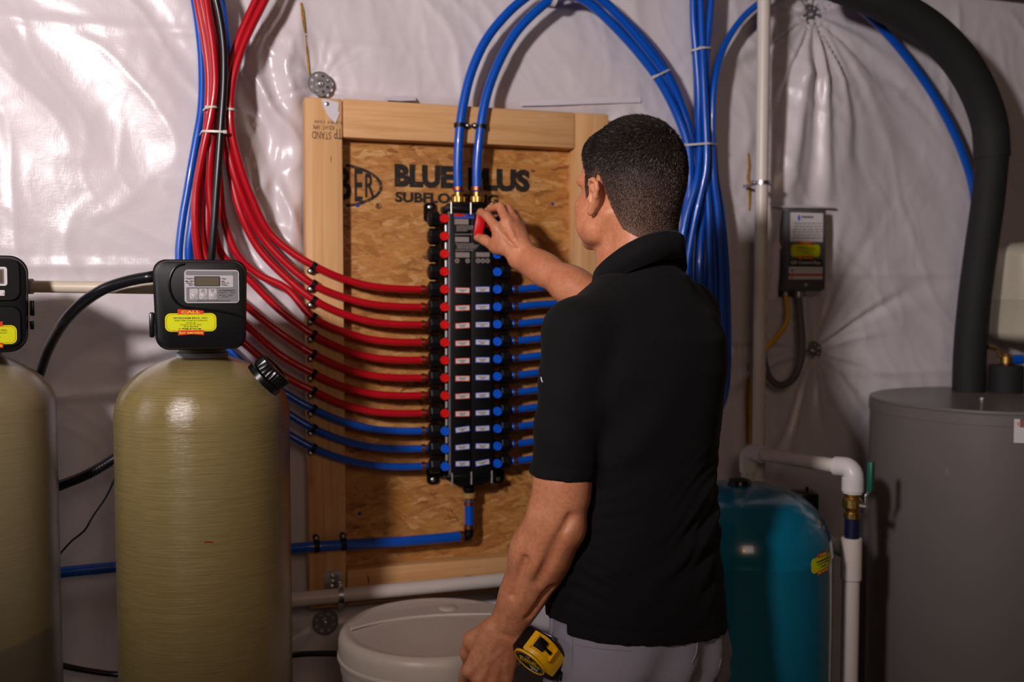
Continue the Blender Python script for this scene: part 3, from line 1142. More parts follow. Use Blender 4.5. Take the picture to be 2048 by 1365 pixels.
def build_hoses():
    ex, nn = np.array(EX), np.array(NN)
    paths = []
    for h in HOSES:
        p = spline(h['Q'], 0.004)
        A = np.array([tuple(q) for q in p])
        d = np.concatenate([[0], np.cumsum(np.linalg.norm(np.diff(A, axis=0), axis=1))])
        n = max(4, int(d[-1] / 0.013))
        t = np.linspace(0, d[-1], n)
        paths.append(np.stack([np.interp(t, d, A[:, k]) for k in range(3)], 1))
    ids = np.concatenate([[i] * len(p) for i, p in enumerate(paths)])
    rad = np.concatenate([[HOSES[i]['r']] * len(p) for i, p in enumerate(paths)])
    pin = np.concatenate([np.clip(np.arange(len(p)) / 5.0 - 0.4, 0, 1) for p in paths])
    X = np.concatenate(paths)
    X0 = X.copy()
    D = np.zeros_like(X)
    edge = np.concatenate([[0], np.nonzero(np.diff(ids))[0] + 1, [len(ids)]])
    N = len(X)
    for it in range(150):
        X = X0 + D
        if it % 10 == 0:
            prs = []
            for c0 in range(0, N, 400):
                d2 = ((X[c0:c0 + 400, None].astype(np.float32) - X[None].astype(np.float32)) ** 2).sum(-1)
                near = (d2 < 0.034 ** 2) & (ids[c0:c0 + 400, None] != ids[None])
                i_, j_ = np.nonzero(near)
                prs.append(np.stack([i_ + c0, j_], 1))
            I, J = np.concatenate(prs).T
            need = rad[I] + rad[J] + 0.0016
        d = X[I] - X[J]
        L = np.sqrt((d ** 2).sum(-1)) + 1e-9
        pen = np.clip(need - L, 0, None)
        # push mostly along the wall normal, ordered by who stands further out
        dirn = d / L[:, None] + 0.8 * np.sign(d @ nn + 1e-7 * (ids[I] - ids[J]))[:, None] * nn
        dirn /= np.linalg.norm(dirn, axis=-1, keepdims=True) + 1e-9
        push = np.zeros_like(X)
        np.add.at(push, I, dirn * pen[:, None])
        cnt = np.bincount(I[pen > 0], minlength=N)
        D += push / np.maximum(1, cnt)[:, None] * 0.6 * pin[:, None]
        q = X0 + D - np.array(WO)
        w = q @ nn
        lo = wall_min(q @ ex, q[:, 2]) + rad
        D += (np.clip(lo - w, 0, 0.01) * 0.5 * pin)[:, None] * nn
        if it < 135:
            for a, b in zip(edge[:-1], edge[1:]):
                s = D[a:b].copy()
                s[1:-1] = 0.25 * s[:-2] + 0.5 * s[1:-1] + 0.25 * s[2:]
                D[a:b] = s
    X = X0 + D
    for h, a, b in zip(HOSES, edge[:-1], edge[1:]):
        pth = spline([Vector(q) for q in X[a:b]], 0.0075)
        FINAL.append((pth, h['r']))
        o = mk(h['name'], tube(pth, h['r'], 14), h['mat'], auto=0)
        tagp(o, h['label'], h['cat'], h['group'])
        r, Q = h['r'], h['Q']
        for (i, j, dist) in h['rings']:
            dd = (Q[j] - Q[i]).normalized()
            mk('crimp_ring', lathe([(r * 1.05, 0), (r * h['ringr'], 0.0005), (r * h['ringr'], 0.0085), (r * 1.05, 0.009)], frame(Q[i] + dd * dist, dd), 18), M['copper'], o, label='copper crimp ring')


HOT = 'hot water hoses fanning left from the manifold'
red_paths = [
    [(627, 533), (575, 503), (530, 464), (498, 402), (472, 332), (457, 262), (456, 215), (465, 150), (489, 80), (524, 10), (550, -40)],
    [(627, 569), (575, 527), (528, 472), (491, 402), (466, 330), (452, 262), (451, 215), (458, 150), (478, 80), (508, 10), (530, -40)],
    [(627, 601), (575, 560), (518, 497), (484, 425), (464, 345), (453, 285), (453, 222), (463, 150), (486, 80), (516, 12), (540, -40)],
    [(627, 635), (575, 577), (517, 548), (475, 510), (447, 440), (436, 360), (431, 290), (430, 225), (432, 150), (424, 80), (412, 10), (405, -40)],
    [(627, 670), (560, 621), (495, 557), (444, 510), (424, 440), (417, 370), (420, 300), (426, 222), (426, 150), (418, 80), (405, 10), (396, -40)],
    [(627, 709), (560, 666), (495, 615), (440, 565), (408, 510), (399, 440), (402, 370), (412, 300), (423, 222), (424, 150), (415, 80), (400, 10), (390, -40)],
    [(627, 748), (560, 710), (495, 654), (432, 600), (401, 520), (392, 440), (394, 380), (408, 300), (422, 235), (430, 170), (426, 100), (416, 30), (408, -40)],
    [(627, 783), (560, 747), (495, 693), (435, 640), (413, 560), (411, 490), (412, 400), (418, 310), (427, 230), (433, 160), (430, 90), (421, 20), (412, -40)],
]
wb = [(.056, .05, .045, .05, .055, .06, .062, .062, .062, .062, .062), (.056, .05, .045, .05, .055, .055, .055, .055, .055, .055, .055),
      (.056, .045, .04, .045, .045, .042, .042, .04, .04, .04, .04), (.056, .045, .035, .035, .035, .04, .045, .045, .045, .045, .045, .045),
      (.056, .04, .035, .035, .045, .05, .06, .062, .065, .065, .065, .065), (.056, .04, .035, .035, .04, .045, .05, .05, .05, .05, .05, .05, .05),
      (.056, .04, .035, .035, .045, .055, .06, .07, .075, .08, .08, .08, .08), (.056, .04, .035, .03, .03, .035, .03, .03, .03, .03, .03, .03, .03)]
ordn = ['uppermost', 'second from the top', 'third from the top', 'fourth from the top', 'fifth from the top', 'sixth from the top', 'seventh from the top', 'lowest']
wstart = 0.05
for i in range(8):
    y = YR[4 + i]
    u = uLn - 0.014
    st = wl(u, VR[4 + i], 0.05)
    px_ = [(800, y + 1.0 - (0.2 * i)), (745, y - 4), (690, y - 16)]
    dv = (W(627, red_paths[i][0][1], 0.056) - st).z
    mids = []
    for t, f in ((0.28, 0.03), (0.52, 0.16), (0.76, 0.48)):
        uu = u + (UV(627, red_paths[i][0][1], .056)[0] - u) * t
        mids.append(wl(uu, VR[4 + i] + dv * f, 0.05 + 0.004 * t))
    pts = [st, st - EX * 0.02] + mids + [(x, yy, w) for (x, yy), w in zip(red_paths[i], wb[i])]
    hose('red_hose', pts, R12, M['red'], 'red water hose, %s of the eight reds leaving the manifold' % ordn[i], 'hose', HOT, rings=[(0, 1, 0.006)])
blue_l = [
    [(627, 819), (570, 787), (500, 740), (455, 700), (400, 640), (365, 570), (361, 511), (371, 440), (388, 370), (405, 290), (417, 222), (418, 150), (411, 60), (398, -20)],
    [(627, 858), (575, 827), (500, 780), (430, 715), (395, 610), (380, 511), (387, 440), (398, 370), (409, 290), (420, 220), (422, 130), (413, 60), (402, -20)],
    [(627, 897), (575, 868), (500, 820), (440, 755), (410, 640), (396, 511), (399, 440), (404, 370), (413, 290), (430, 220), (444, 150), (452, 100), (447, 40), (440, -20)],
]
bord = ['upper', 'middle', 'lowest']
for i in range(3):
    st = wl(uLn - 0.014, VR[12 + i], 0.05)
    dv = (W(627, blue_l[i][0][1], 0.056) - st).z
    mids = []
    for t, f in ((0.28, 0.03), (0.52, 0.16), (0.76, 0.48)):
        uu = uLn + (UV(627, blue_l[i][0][1], .056)[0] - uLn) * t
        mids.append(wl(uu, VR[12 + i] + dv * f, 0.05 + 0.004 * t))
    ww = [.056, .045, .03, .025] + [.025] * 12
    pts = [st, st - EX * 0.02] + mids + [(x, yy, w) for (x, yy), w in zip(blue_l[i], ww)]
    hose('blue_hose', pts, R12, M['blue'], 'blue water hose, %s of the three blues left of the manifold' % bord[i], 'hose', 'cold hoses left of the manifold', rings=[(0, 1, 0.006)])
# black hose of the left bundle
hose('black_hose', [(396, 1250, .02), (398, 1000, .02), (402, 830, .02), (405, 720, .02), (413, 620, .045), (424, 511, .075), (433, 381, .085), (441, 267, .088), (448, 152, .09), (445, 76, .09), (430, 0, .088), (415, -40, .088)], 0.0082, M['hose_black'],
     'thin black hose running up the front of the red hose bundle', 'hose')
# clips on the left plank
clipY = [533, 569, 601, 635, 670, 709, 748, 783, 819, 858, 897]
cpos = ['uppermost', 'second', 'third', 'fourth', 'fifth', 'sixth', 'seventh', 'eighth', 'ninth', 'tenth', 'lowest']
for i, y in enumerate(clipY):
    c = W(627, y, 0.056)
    t = thing('pipe_clip', 'black hose clip on the left plank, %s of the column of eleven' % cpos[i], 'clip', c, 'hose clips on the left plank')
    ang = math.atan2(-1, 1.55)
    ax = (EX * math.cos(ang) + EZ * math.sin(ang))
    V = []
    g = lathe([(0.0094, -0.005), (0.0108, -0.005), (0.0108, 0.005), (0.0094, 0.005), (0.0094, -0.005)], frame(c, ax, NN), 24, cap=False)
    mk('strap', g, M['black'], t)
    perp = NN.cross(ax).normalized()
    if perp.z > 0: perp = -perp
    f = c + perp * 0.0125 - NN * 0.004
    mk('foot', lathe([(0.0062, -0.011), (0.0062, 0.003), (0.005, 0.004)], frame(f, NN), 16), M['black'], t)
    mk('nail', lathe([(0.0042, 0.003), (0.0042, 0.006), (0.002, 0.0072)], frame(f, NN), 12), M['screw'], t)

# two large feeds rising from the manifold
feedA = [(917, 384, .045), (915.5, 330, .047), (919, 260, .05), (928, 200, .05), (944, 140, .05), (972, 80, .05), (1010, 32, .05), (1045, 0, .05), (1085, -25, .05), (1140, -28, .05), (1195, -6, .05), (1245, 40, .05), (1290, 92, .05), (1335, 152, .05), (1368, 222, .05), (1388, 292, .058), (1393, 350, .055), (1384, 420, .04), (1362, 480, .03), (1345, 540, .03), (1335, 620, .03)]
feedB = [(954, 384, .045), (954, 330, .047), (961, 255, .05), (974, 188, .05), (999, 122, .05), (1033, 64, .05), (1075, 20, .055), (1112, -6, .055), (1150, -8, .055), (1185, 12, .055), (1228, 52, .055), (1272, 100, .055), (1318, 160, .055), (1355, 228, .055), (1380, 292, .06), (1388, 350, .06), (1380, 420, .05), (1355, 490, .04), (1320, 560, .04)]
hose('blue_feed_hose', feedA, R34, M['blue'], 'large blue hose arching from the left of the two brass unions', 'hose', 'arched feed hoses', rings=[(0, 1, 0.003)])
hose('blue_feed_hose', feedB, R34, M['blue'], 'large blue hose arching from the right of the two brass unions', 'hose', 'arched feed hoses', rings=[(0, 1, 0.003)])
c = W(936, 251, 0.05)
t = thing('pipe_strap', 'black two-hose strap screwed to the top plank', 'clip', W(935, 251, 0.04))
for x in (919.5, 962):
    cc = W(x, 251 if x < 940 else 254, 0.05)
    mk('band', lathe([(0.0120, -0.005), (0.0136, -0.005), (0.0136, 0.005), (0.0120, 0.005), (0.0120, -0.005)], frame(cc, EZ), 24, cap=False), M['black'], t)
    f = W(934 if x < 940 else 949, 251.5, 0.046)
    mk('foot', lathe([(0.0065, -0.006), (0.0065, 0.003), (0.005, 0.004)], frame(f, NN), 14), M['black'], t)
    mk('screw', lathe([(0.0034, 0.003), (0.0034, 0.006), (0.002, 0.007)], frame(f, NN), 12), M['screw'], t)

# branch hoses from the right ports, nested, up behind the man into the blue bundle
rpos = ['uppermost', 'second from the top', 'third from the top', 'fourth from the top', 'fifth from the top', 'sixth from the top', 'seventh from the top', 'eighth from the top', 'ninth from the top', 'tenth from the top', 'lowest']
ends = {
    'arch': [(1372, 220), (1340, 150), (1300, 92), (1250, 38), (1200, 0), (1150, -28)],
    'up0': [(1402, 200), (1396, 110), (1389, 40), (1386, -30)],
    'up1': [(1405, 200), (1403, 110), (1401, 40), (1400, -30)],
    'up2': [(1410, 200), (1410, 110), (1418, 40), (1425, -30)],
    'right': [(1417, 222), (1428, 150), (1450, 88), (1488, 33), (1540, -8), (1590, -34)],
}
sel = ['arch', 'up0', 'up0', 'up1', 'up1', 'up0', 'up1', 'up2', 'up2', 'right', 'right']
tx = [1393, 1398, 1398, 1404, 1404, 1400, 1405, 1411, 1412, 1418, 1424]
tw = [.034, .06, .038, .064, .042, .020, .020, .062, .04, .062, .045]
x5 = [1342, 1352, 1362, 1374, 1386, 1398, 1410, 1420, 1432, 1444, 1456]
for i in range(11):
    st = wl(uRn + 0.014, VR[4 + i], 0.05)
    row = VR[4 + i]
    ww = 0.036 + 0.022 * (i % 2)
    pts = [st, st + EX * 0.02, wl(uRn + 0.075, row + 0.004, .05)]
    eu, ev = UV(x5[i], 520, ww)
    # quarter turn nested outside the one above
    rr = 0.10 + 0.004 * i
    vb = row + 0.012 + 0.002 * i
    pts.append(wl(eu - rr - 0.05, vb, (ww + 0.05) / 2))
    for an in (25, 55, 80):
        t = math.radians(an)
        pts.append(wl(eu - rr + rr * math.sin(t), vb + 0.004 + rr * (1 - math.cos(t)), ww))
    top = pts[-1].z
    if ev > top + 0.04:
        pts.append(wl(eu, (ev * 2 + top) / 3 if ev - top > 0.2 else ev, ww))
    for x, y, w in ((x5[i] * 0.62 + tx[i] * 0.38, 430, ww * 0.6 + tw[i] * 0.4), (x5[i] * 0.2 + tx[i] * 0.8, 355, ww * 0.3 + tw[i] * 0.7), (tx[i], 292, tw[i])):
        q = W(x, y, w)
        if q.z > pts[-1].z + 0.02: pts.append(q)
    for x, y in ends[sel[i]]: pts.append(W(x, y, tw[i] if sel[i] != 'right' or y > 120 else (.046, .026)[i - 9]))
    hose('blue_branch_hose', pts, R12, M['blue'], 'blue branch hose, %s of those right of the manifold' % rpos[i], 'hose', 'cold hoses right of the manifold', rings=[(0, 1, 0.006)])
# one more blue hose falling at the far right, behind the foam pipe
hose('blue_hose', [(1630, -45, .03), (1692, -5, .03), (1754, 47, .03), (1815, 117, .03), (1876, 206, .03), (1922, 300, .03), (1946, 380, .03), (1953, 470, .03), (1955, 600, .03), (1950, 760, .03)], R34, M['blue'], 'blue hose curving down at the right beside the black foam pipe', 'hose')

# zip ties: a flat band drawn tight round the hoses it really holds
TIES = []


def ziptie(px0, px1, py0, py1, label, headleft=True):
    TIES.append((px0, px1, py0, py1, label, headleft))


def hull(p):
    p = sorted(map(tuple, p))

    def half(q):
        o = []
        for a in q:
            while len(o) > 1 and (o[-1][0] - o[-2][0]) * (a[1] - o[-2][1]) - (o[-1][1] - o[-2][1]) * (a[0] - o[-2][0]) <= 0: o.pop()
            o.append(a)
        return o[:-1]
    return half(p) + half(p[::-1])


def build_ties():
    for px0, px1, py0, py1, label, headleft in TIES:
        a, b = W(px0, py0, 0.055), W(px1, py1, 0.055)
        c = (a + b) / 2
        ax = (b - a).normalized()
        up = NN.cross(ax).normalized()
        hw = (b - a).length / 2
        pts = []
        for pth, r in FINAL:
            for q in pth:
                d = q - c
                if abs(d.dot(up)) < 0.005 and abs(d.dot(ax)) < hw and abs(d.dot(NN)) < 0.075:
                    for k in range(14):
                        t = 2 * math.pi * k / 14
                        pts.append((d.dot(ax) + math.cos(t) * (r + 0.0012), d.dot(NN) + math.sin(t) * (r + 0.0012)))
        if not pts: continue
        hp_ = hull(pts)
        t = thing('zip_tie', label, 'zip tie', c, 'zip ties')
        n = len(hp_)
        V, Fc = [], []
        for x, w in hp_:
            L = math.hypot(x, w) or 1
            for s in (-1, 1):
                V.append(c + ax * x + NN * w + up * 0.0022 * s)
                V.append(c + (ax * x + NN * w) * (1 + 0.0012 / L) + up * 0.0022 * s)
        for k in range(n):
            o, p = 4 * k, 4 * ((k + 1) % n)
            Fc += [[o, p, p + 2, o + 2], [o + 1, o + 3, p + 3, p + 1], [o, o + 1, p + 1, p], [o + 2, p + 2, p + 3, o + 3]]
        mk('band', (V, Fc), M['tie'], t)
        x, w = (min if headleft else max)((h for h in hp_ if h[1] > 0.3 * max(q[1] for q in hp_)), key=lambda h: h[0])
        e = c + ax * x + NN * (w + 0.002)
        mk('head', box(-0.004, 0.004, -0.0035, 0.0035, -0.002, 0.004, frame(e, NN, ax), 0.001), M['tie'], t)


ziptie(408, 438, 220, 220, 'upper zip tie on the left half of the red bundle')
ziptie(444, 474, 221, 223, 'zip tie on the right half of the red bundle above the board corner')
ziptie(408, 452, 267, 270, 'lowest zip tie on the red bundle, round the black hose', False)
ziptie(1312, 1362, 152, 128, 'zip tie on the slanting blue arch right of the board')
ziptie(1372, 1424, 102, 98, 'zip tie on the upright blue hoses near the top edge')
ziptie(1365, 1440, 292, 290, 'zip tie where all the blue hoses pinch together behind the head')

# white hook holding the arch at the top edge
hk = thing('pipe_hook', 'white plastic hook holding the blue arch at the top edge', 'hook', W(1105, -4, 0.0))
mk('hook_loop', lathe([(0.0195, -0.005), (0.0225, -0.005), (0.0225, 0.005), (0.0195, 0.005), (0.0195, -0.005)], frame(W(1107, -6, 0.055), EX * 0.9 + EZ * -0.1), 24, cap=False), M['pvc_fit'], hk)
mk('hook_base', box(-0.012, 0.012, -0.006, 0.02, -0.08, -0.0215, frame(W(1107, -6, 0.055), NN, EX), 0.002), M['pvc_fit'], hk)

# lower main: outlet stub, elbow and the long blue line to the left
st_t = bo - EZ * 0.041
el = W(938, 1070, 0.042)
hose('blue_stub_pipe', [st_t, (st_t + el) / 2, Vector((el.x, el.y, el.z + 0.012))], R34, M['blue'], 'short upright blue pipe under the manifold', 'pipe', rings=[(0, 1, 0.002), (2, 1, 0.003)], ringr=1.12)
e = thing('pipe_elbow', 'black elbow fitting under the manifold outlet', 'elbow', el)
mk('elbow_body', tube(spline([el + EZ * 0.016, el + EZ * 0.004, el - EX * 0.004 + EZ * -0.004, el - EX * 0.018 - EZ * 0.003], 0.004), 0.0122, 16), M['gblack'], e)
hose('blue_main_pipe', [(926, 1073, .042), (800, 1084, .05), (690, 1090, .054), (630, 1094, .054), (580, 1098, .045), (420, 1115, .025), (238, 1134, .025), (117, 1146, .025), (0, 1160, .025), (-120, 1174, .025)], 0.0122, M['blue'], 'thick blue pipe running left from the manifold elbow behind the tanks', 'pipe', rings=[(0, 1, 0.0)], ringr=1.1)
for n_, (x, y) in enumerate(((633, 1093), (687, 1089))):
    c = W(x, y, 0.054)
    t = thing('pipe_clip', 'black clip on the thick blue pipe, at the %s edge of the left plank' % ('left', 'right')[n_], 'clip', c, 'clips on the thick blue pipe')
    mk('strap', lathe([(0.0126, -0.006), (0.0146, -0.006), (0.0146, 0.006), (0.0126, 0.006), (0.0126, -0.006)], frame(c, EX), 24, cap=False), M['black'], t)
    f = c + EZ * 0.018 - NN * 0.008
    mk('foot', lathe([(0.007, -0.006), (0.007, 0.004), (0.005, 0.005)], frame(f, NN), 14), M['black'], t)
    mk('nail', lathe([(0.0035, 0.004), (0.0035, 0.0075)], frame(f, NN), 10), M['screw'], t)

# ================================================================ TANKS AND PLUMBING


def Pz(px, py, z):
    d = ray(px, py)
    return CAM + d * ((z - CAMH) / d.z)


def plane(px, py, Y, yaw=0.0):
    """upright plane facing the camera: local x right, y up, z towards camera; returns frame and metres per pixel"""
    o = P(px, py, Y)
    x = Vector((math.cos(yaw), math.sin(yaw), 0))
    return frame(o, x.cross(EZ), x), o.y / FPX


def fit_text(Mf, body, x0, x1, yc, h, mat, parent, bold=0.0, z=0.0003, name='lettering'):
    o = text(body, 1.0, Matrix(), mat, None, bold=bold, name='tmp')
    me = o.data
    bpy.data.objects.remove(o)
    xs = np.array([tuple(q.co) for q in me.vertices])
    mx, mn = xs.max(0), xs.min(0)
    V = []
    for q in xs:
        V.append(Mf @ Vector(((x0 + x1) / 2 + (q[0] - (mx[0] + mn[0]) / 2) / (mx[0] - mn[0]) * (x1 - x0),
                              yc + (q[1] - (mx[1] + mn[1]) / 2) / (mx[1] - mn[1]) * h, z + (0.0003 if q[2] > 0 else 0))))
    Fc = [list(p.vertices) for p in me.polygons]
    bpy.data.meshes.remove(me)
    return mk(name, (V, Fc), mat, parent, smooth=False)


def service_sticker(Mf, s, parent, detail=True):
    """yellow service sticker with red tabs; local units scaled by s (drawn 99 x 36)"""
    T = Mf @ Matrix.Diagonal((s, s, 1, 1))

    def pr(poly, z0, z1): return prism(poly, z0, z1, T)
    st = mk('service_sticker', pr(rrect(99, 37, 11), 0, 0.0006), M['stk_yellow'], parent, smooth=False, label='yellow service sticker with red tabs')
    tabs = pr([(-25, 17), (25, 17), (25, 26), (0, 25), (-25, 27)][::-1][::-1], 0.0001, 0.0009), pr([(-25, -26), (0, -24), (25, -26), (25, -16), (-25, -16)], 0.0001, 0.0009)
    for q in tabs: mk('red_tab', q, M['stk_red'], st, smooth=False)
    # thin red outline
    ou, inn = rrect(94, 33, 10), rrect(92.6, 31.6, 9.4)
    n = len(ou)
    V = [T @ Vector((x, y, 0.0008)) for x, y in ou] + [T @ Vector((x, y, 0.0008)) for x, y in inn]
    mk('red_outline', (V, [[k, (k + 1) % n, n + (k + 1) % n, n + k] for k in range(n)]), M['stk_red'], st, smooth=False)

    def tx(b, x0, x1, y, h, m, bold, z=0.0007): fit_text(T, b, x0, x1, y, h, m, st, bold, z)
    tx('CALL', -18, 18, 21, 5.5, M['stk_ytext'], 0.02, 0.001)
    tx('for service', -23, 23, -20.5, 5, M['stk_ytext'], 0.02, 0.001)
    if detail:
        tx('PETERSHEIM BROS., INC.', -33, 33, 8.5, 4.2, M['black_print'], 0.005)
        tx('Water Wells, Pumps & Conditioners', -32, 32, 3.6, 3.0, M['black_print'], 0.004)
        tx('PO Box 96', -9, 9, -1, 2.4, M['black_print'], 0.0)
        tx('Morgantown, PA 19543', -20, 20, -4.8, 2.6, M['black_print'], 0.0)
        tx('(610) 286-5850', -14, 14, -8.8, 3.0, M['black_print'], 0.008)
        g = []
        r = random.Random(5)
        x = -24
        while x < 20:
            d = r.uniform(1.5, 4)
            g.append(box(x, x + d, -13.6 + r.uniform(-0.8, 0.8), -12.8 + r.uniform(-0.3, 1.3), 0.0006, 0.0010, T @ Matrix.Rotation(r.uniform(-.02, .02), 4, 'Z')))
            x += d * 1.05
        mk('handwriting', join(*g), M['black_print'], st, smooth=False)
    else:
        tx('PETERSHEIM BROS., INC.', -33, 33, 7, 5, M['black_print'], 0.015)
        tx('Water Wells, Pumps & Conditioners', -28, 28, 0, 3.4, M['black_print'], 0.01)
        tx('(610) 286-5850', -14, 14, -8, 3.4, M['black_print'], 0.008)
    return st


def bend(o, Mf, R, step=0.008):
    """wrap a flat sticker and its pieces round an upright cylinder of radius R"""
    inv = Mf.inverted()
    for q in [o] + list(o.children_recursive):
        off = WLOC[q.name]
        bm = bmesh.new()
        bm.from_mesh(q.data)
        for v in bm.verts: v.co = inv @ (v.co + off)
        xs = [v.co.x for v in bm.verts]
        k = math.ceil(min(xs) / step)
        while k * step < max(xs):
            bmesh.ops.bisect_plane(bm, geom=bm.verts[:] + bm.edges[:] + bm.faces[:], plane_co=(k * step, 0, 0), plane_no=(1, 0, 0))
            k += 1
        for v in bm.verts:
            a, rr = v.co.x / R, R + v.co.z
            v.co = Mf @ Vector((rr * math.sin(a), v.co.y, rr * math.cos(a) - R)) - off
        bm.to_mesh(q.data)
        bm.free()


def head_shell(Mf, w, h, d, r, taper=0.93):
    """control head housing: rounded block, a lip at the back and a softened front"""
    rings = [(1.0, 1.0, -d), (1.0, 1.0, -0.030), (1.012, 1.012, -0.028), (1.012, 1.012, -0.020), (0.985, 0.985, -0.017), (0.965, 0.97, -0.006), (0.95, 0.955, -0.001), (0.92, 0.93, 0.0)]
    V, Fc = [], []
    for sx, sy, z in rings:
        for x, y in rrect(w, h, r, 7):
            yy = y * sy
            t = (yy / h + 0.5)
            k = 0.945 + 0.055 * min(1, max(0, t / 0.55)) ** 0.7
            V.append(Mf @ Vector((x * sx * k, yy, z)))
    n = len(V) // len(rings)
    for i in range(len(rings) - 1):
        for k in range(n):
            k2 = (k + 1) % n
            Fc.append([i * n + k, i * n + k2, (i + 1) * n + k2, (i + 1) * n + k])
    Fc += [list(range(n))[::-1], [(len(rings) - 1) * n + k for k in range(n)]]
    return V, Fc


# ---------- centre softener tank
YC = 1.86
s = YC / FPX
base = P(405, 700, YC)
tank = thing('softener_tank', 'tall yellowish fibreglass water softener tank with black digital control head', 'water softener', (base.x, base.y, 0))
axisM = Matrix.Translation((base.x, base.y, 0))
zz = lambda y, Y=YC, px=402: P(px, y, Y).z
prof = [(0.10, 0.0), (0.150, 0.012), (0.158, 0.05)]
zc = zz(838)
zt = zz(712)
for k in range(24): prof.append((0.158, 0.05 + (zc - 0.05) * (k + 1) / 24))
for dx, y in ((172.0, 826), (169.5, 808), (164, 790), (155, 773), (143, 759), (126, 745), (107, 733), (86, 724), (66, 717.5), (49, 713)):
    prof.append((dx * s * 0.983, zz(y)))
prof.append((0.03, zz(711)))
mk('shell', lathe_uv(prof, axisM, 128), wound('wound_fibreglass', '766640', '98895c'), tank, auto=0)
mk('neck', lathe([(50 * s, zz(717)), (50 * s, zz(705)), (46 * s, zz(703)), (44 * s, zz(698))], axisM, 40), M['neck_grey'], tank)
Yh = 1.745
HM, hs_ = plane(402.5, 610, Yh, math.radians(19))
hs_ *= 0.985


def H(px, py): return (px - 402.5) * hs_, (610 - py) * hs_


hd = mk('control_head', head_shell(HM, 182 * hs_, 182 * hs_, 0.17, 26 * hs_), M['black'], tank, auto=30)
# swooping groove dividing the face
gp = [HM @ Vector((*H(x, y), 0.0005)) for x, y in ((372, 527), (356, 533), (347, 545), (342, 562), (343, 580), (350, 598), (361, 610), (374, 615), (400, 619), (430, 622), (460, 628), (486, 636))]
mk('face_groove', tube(spline(gp, 0.004), 0.0022, 8), M['gblack'], hd)
mk('side_latch', box(-0.007, 0.002, -0.022, 0.022, -0.05, -0.022, HM @ Matrix.Translation((*H(310, 651), 0)), 0.003), M['gblack'], hd)


def hpanel(name, x0, y0, x1, y1, r, z, mat, par, t=0.0006):
    a, b = H(x0, y1), H(x1, y0)
    Mx = HM @ Matrix.Translation(((a[0] + b[0]) / 2, (a[1] + b[1]) / 2, z))
    return mk(name, prism(rrect(b[0] - a[0], b[1] - a[1], r * hs_), 0, t, Mx), mat, par, smooth=False)


pan = hpanel('display_panel', 370.5, 539, 477, 606.5, 7, 0.0, M['panel_light'], hd, 0.0022)
hpanel('panel_field', 373.5, 541.5, 474, 550, 3, 0.0022, M['panel_grey'], pan)
hpanel('panel_field', 465, 541.5, 474.5, 604, 3, 0.0022, M['panel_grey'], pan)
hpanel('panel_field', 374, 574, 474.5, 604, 3, 0.0023, M['panel_grey'], pan)
hpanel('display_rim', 389.8, 552.3, 439.4, 572.3, 1.5, 0.0022, M['black_print'], pan)
hpanel('display', 391.6, 554, 437.8, 571, 1, 0.0026, M['lcd'], pan)
for x0 in (380.2, 398.4, 416.6):
    b = hpanel('button', x0, 577.5, x0 + 16.2, 599, 2.5, 0.0027, M['panel_light'], pan)
    cx, cy = H(x0 + 8.3, 591.5)
    mk('button_ring', lathe([(6.6 * hs_, 0), (6.6 * hs_, 0.0006), (5.2 * hs_, 0.0012), (4.6 * hs_, 0.0004), (3.4 * hs_, 0.0011), (1 * hs_, 0.0012)], HM @ Matrix.Translation((cx, cy, 0.0033)), 24), M['panel_light'], b)


def ht(b, x0, x1, y, h, mat=None, bold=0.01, z=0.0029, par=None):
    a, c = H(x0, y), H(x1, y)
    fit_text(HM, b, a[0], c[0], a[1], h * hs_, mat or M['black_print'], par or pan, bold, z)


ht('Regen', 374.3, 386, 557, 3.0)
ht('Min. Fill', 372.6, 386, 562.3, 2.6)
ht('Regen', 374.8, 386, 566.2, 2.8)
ht('Time', 378, 386.5, 569.6, 2.5)
ht('Time', 443, 451, 557, 2.6)
ht('PM', 443, 448, 562.4, 2.4)
ht('Days To', 443, 457, 566, 2.8)
ht('Regen', 443, 454.5, 569.8, 2.8)
ht('SET', 385.4, 391.2, 581.2, 2.6)
ht('TO REGENERATE', 437, 469, 581, 2.9, bold=0.02)
ht('Tonight-Press     Together', 436.5, 470, 585.6, 2.6)
ht('Now-Hold     Together', 437, 465.5, 590.8, 2.6)
ht('For 4 Sec.', 444, 456, 593.8, 2.2)
ht('See Inside Cover For Additional Instructions', 394.5, 459, 601.6, 2.6)
for xc, up in ((406.5, 1), (424.7, -1)):
    tri = [(-3.2, -2.2 * up), (3.2, -2.2 * up), (0, 3.2 * up)]
    c = H(xc, 581.5)
    for i in range(3):
        a, b = tri[i], tri[(i + 1) % 3]
        pa = HM @ Vector((c[0] + a[0] * hs_, c[1] + a[1] * hs_, 0.0034))
        pb = HM @ Vector((c[0] + b[0] * hs_, c[1] + b[1] * hs_, 0.0034))
        mk('arrow_mark', cyl(pa, pb, 0.00035, 6), M['black_print'], pan)
for y in (557, 562.3, 568):
    for x in (388, 440.5):
        mk('dot_mark', lathe([(0.9 * hs_, 0), (0.9 * hs_, 0.0004)], HM @ Matrix.Translation((*H(x, y), 0.0026)), 8), M['black_print'], pan)
service_sticker(HM @ Matrix.Translation((*H(382, 645.5), 0.0002)), hs_, hd)
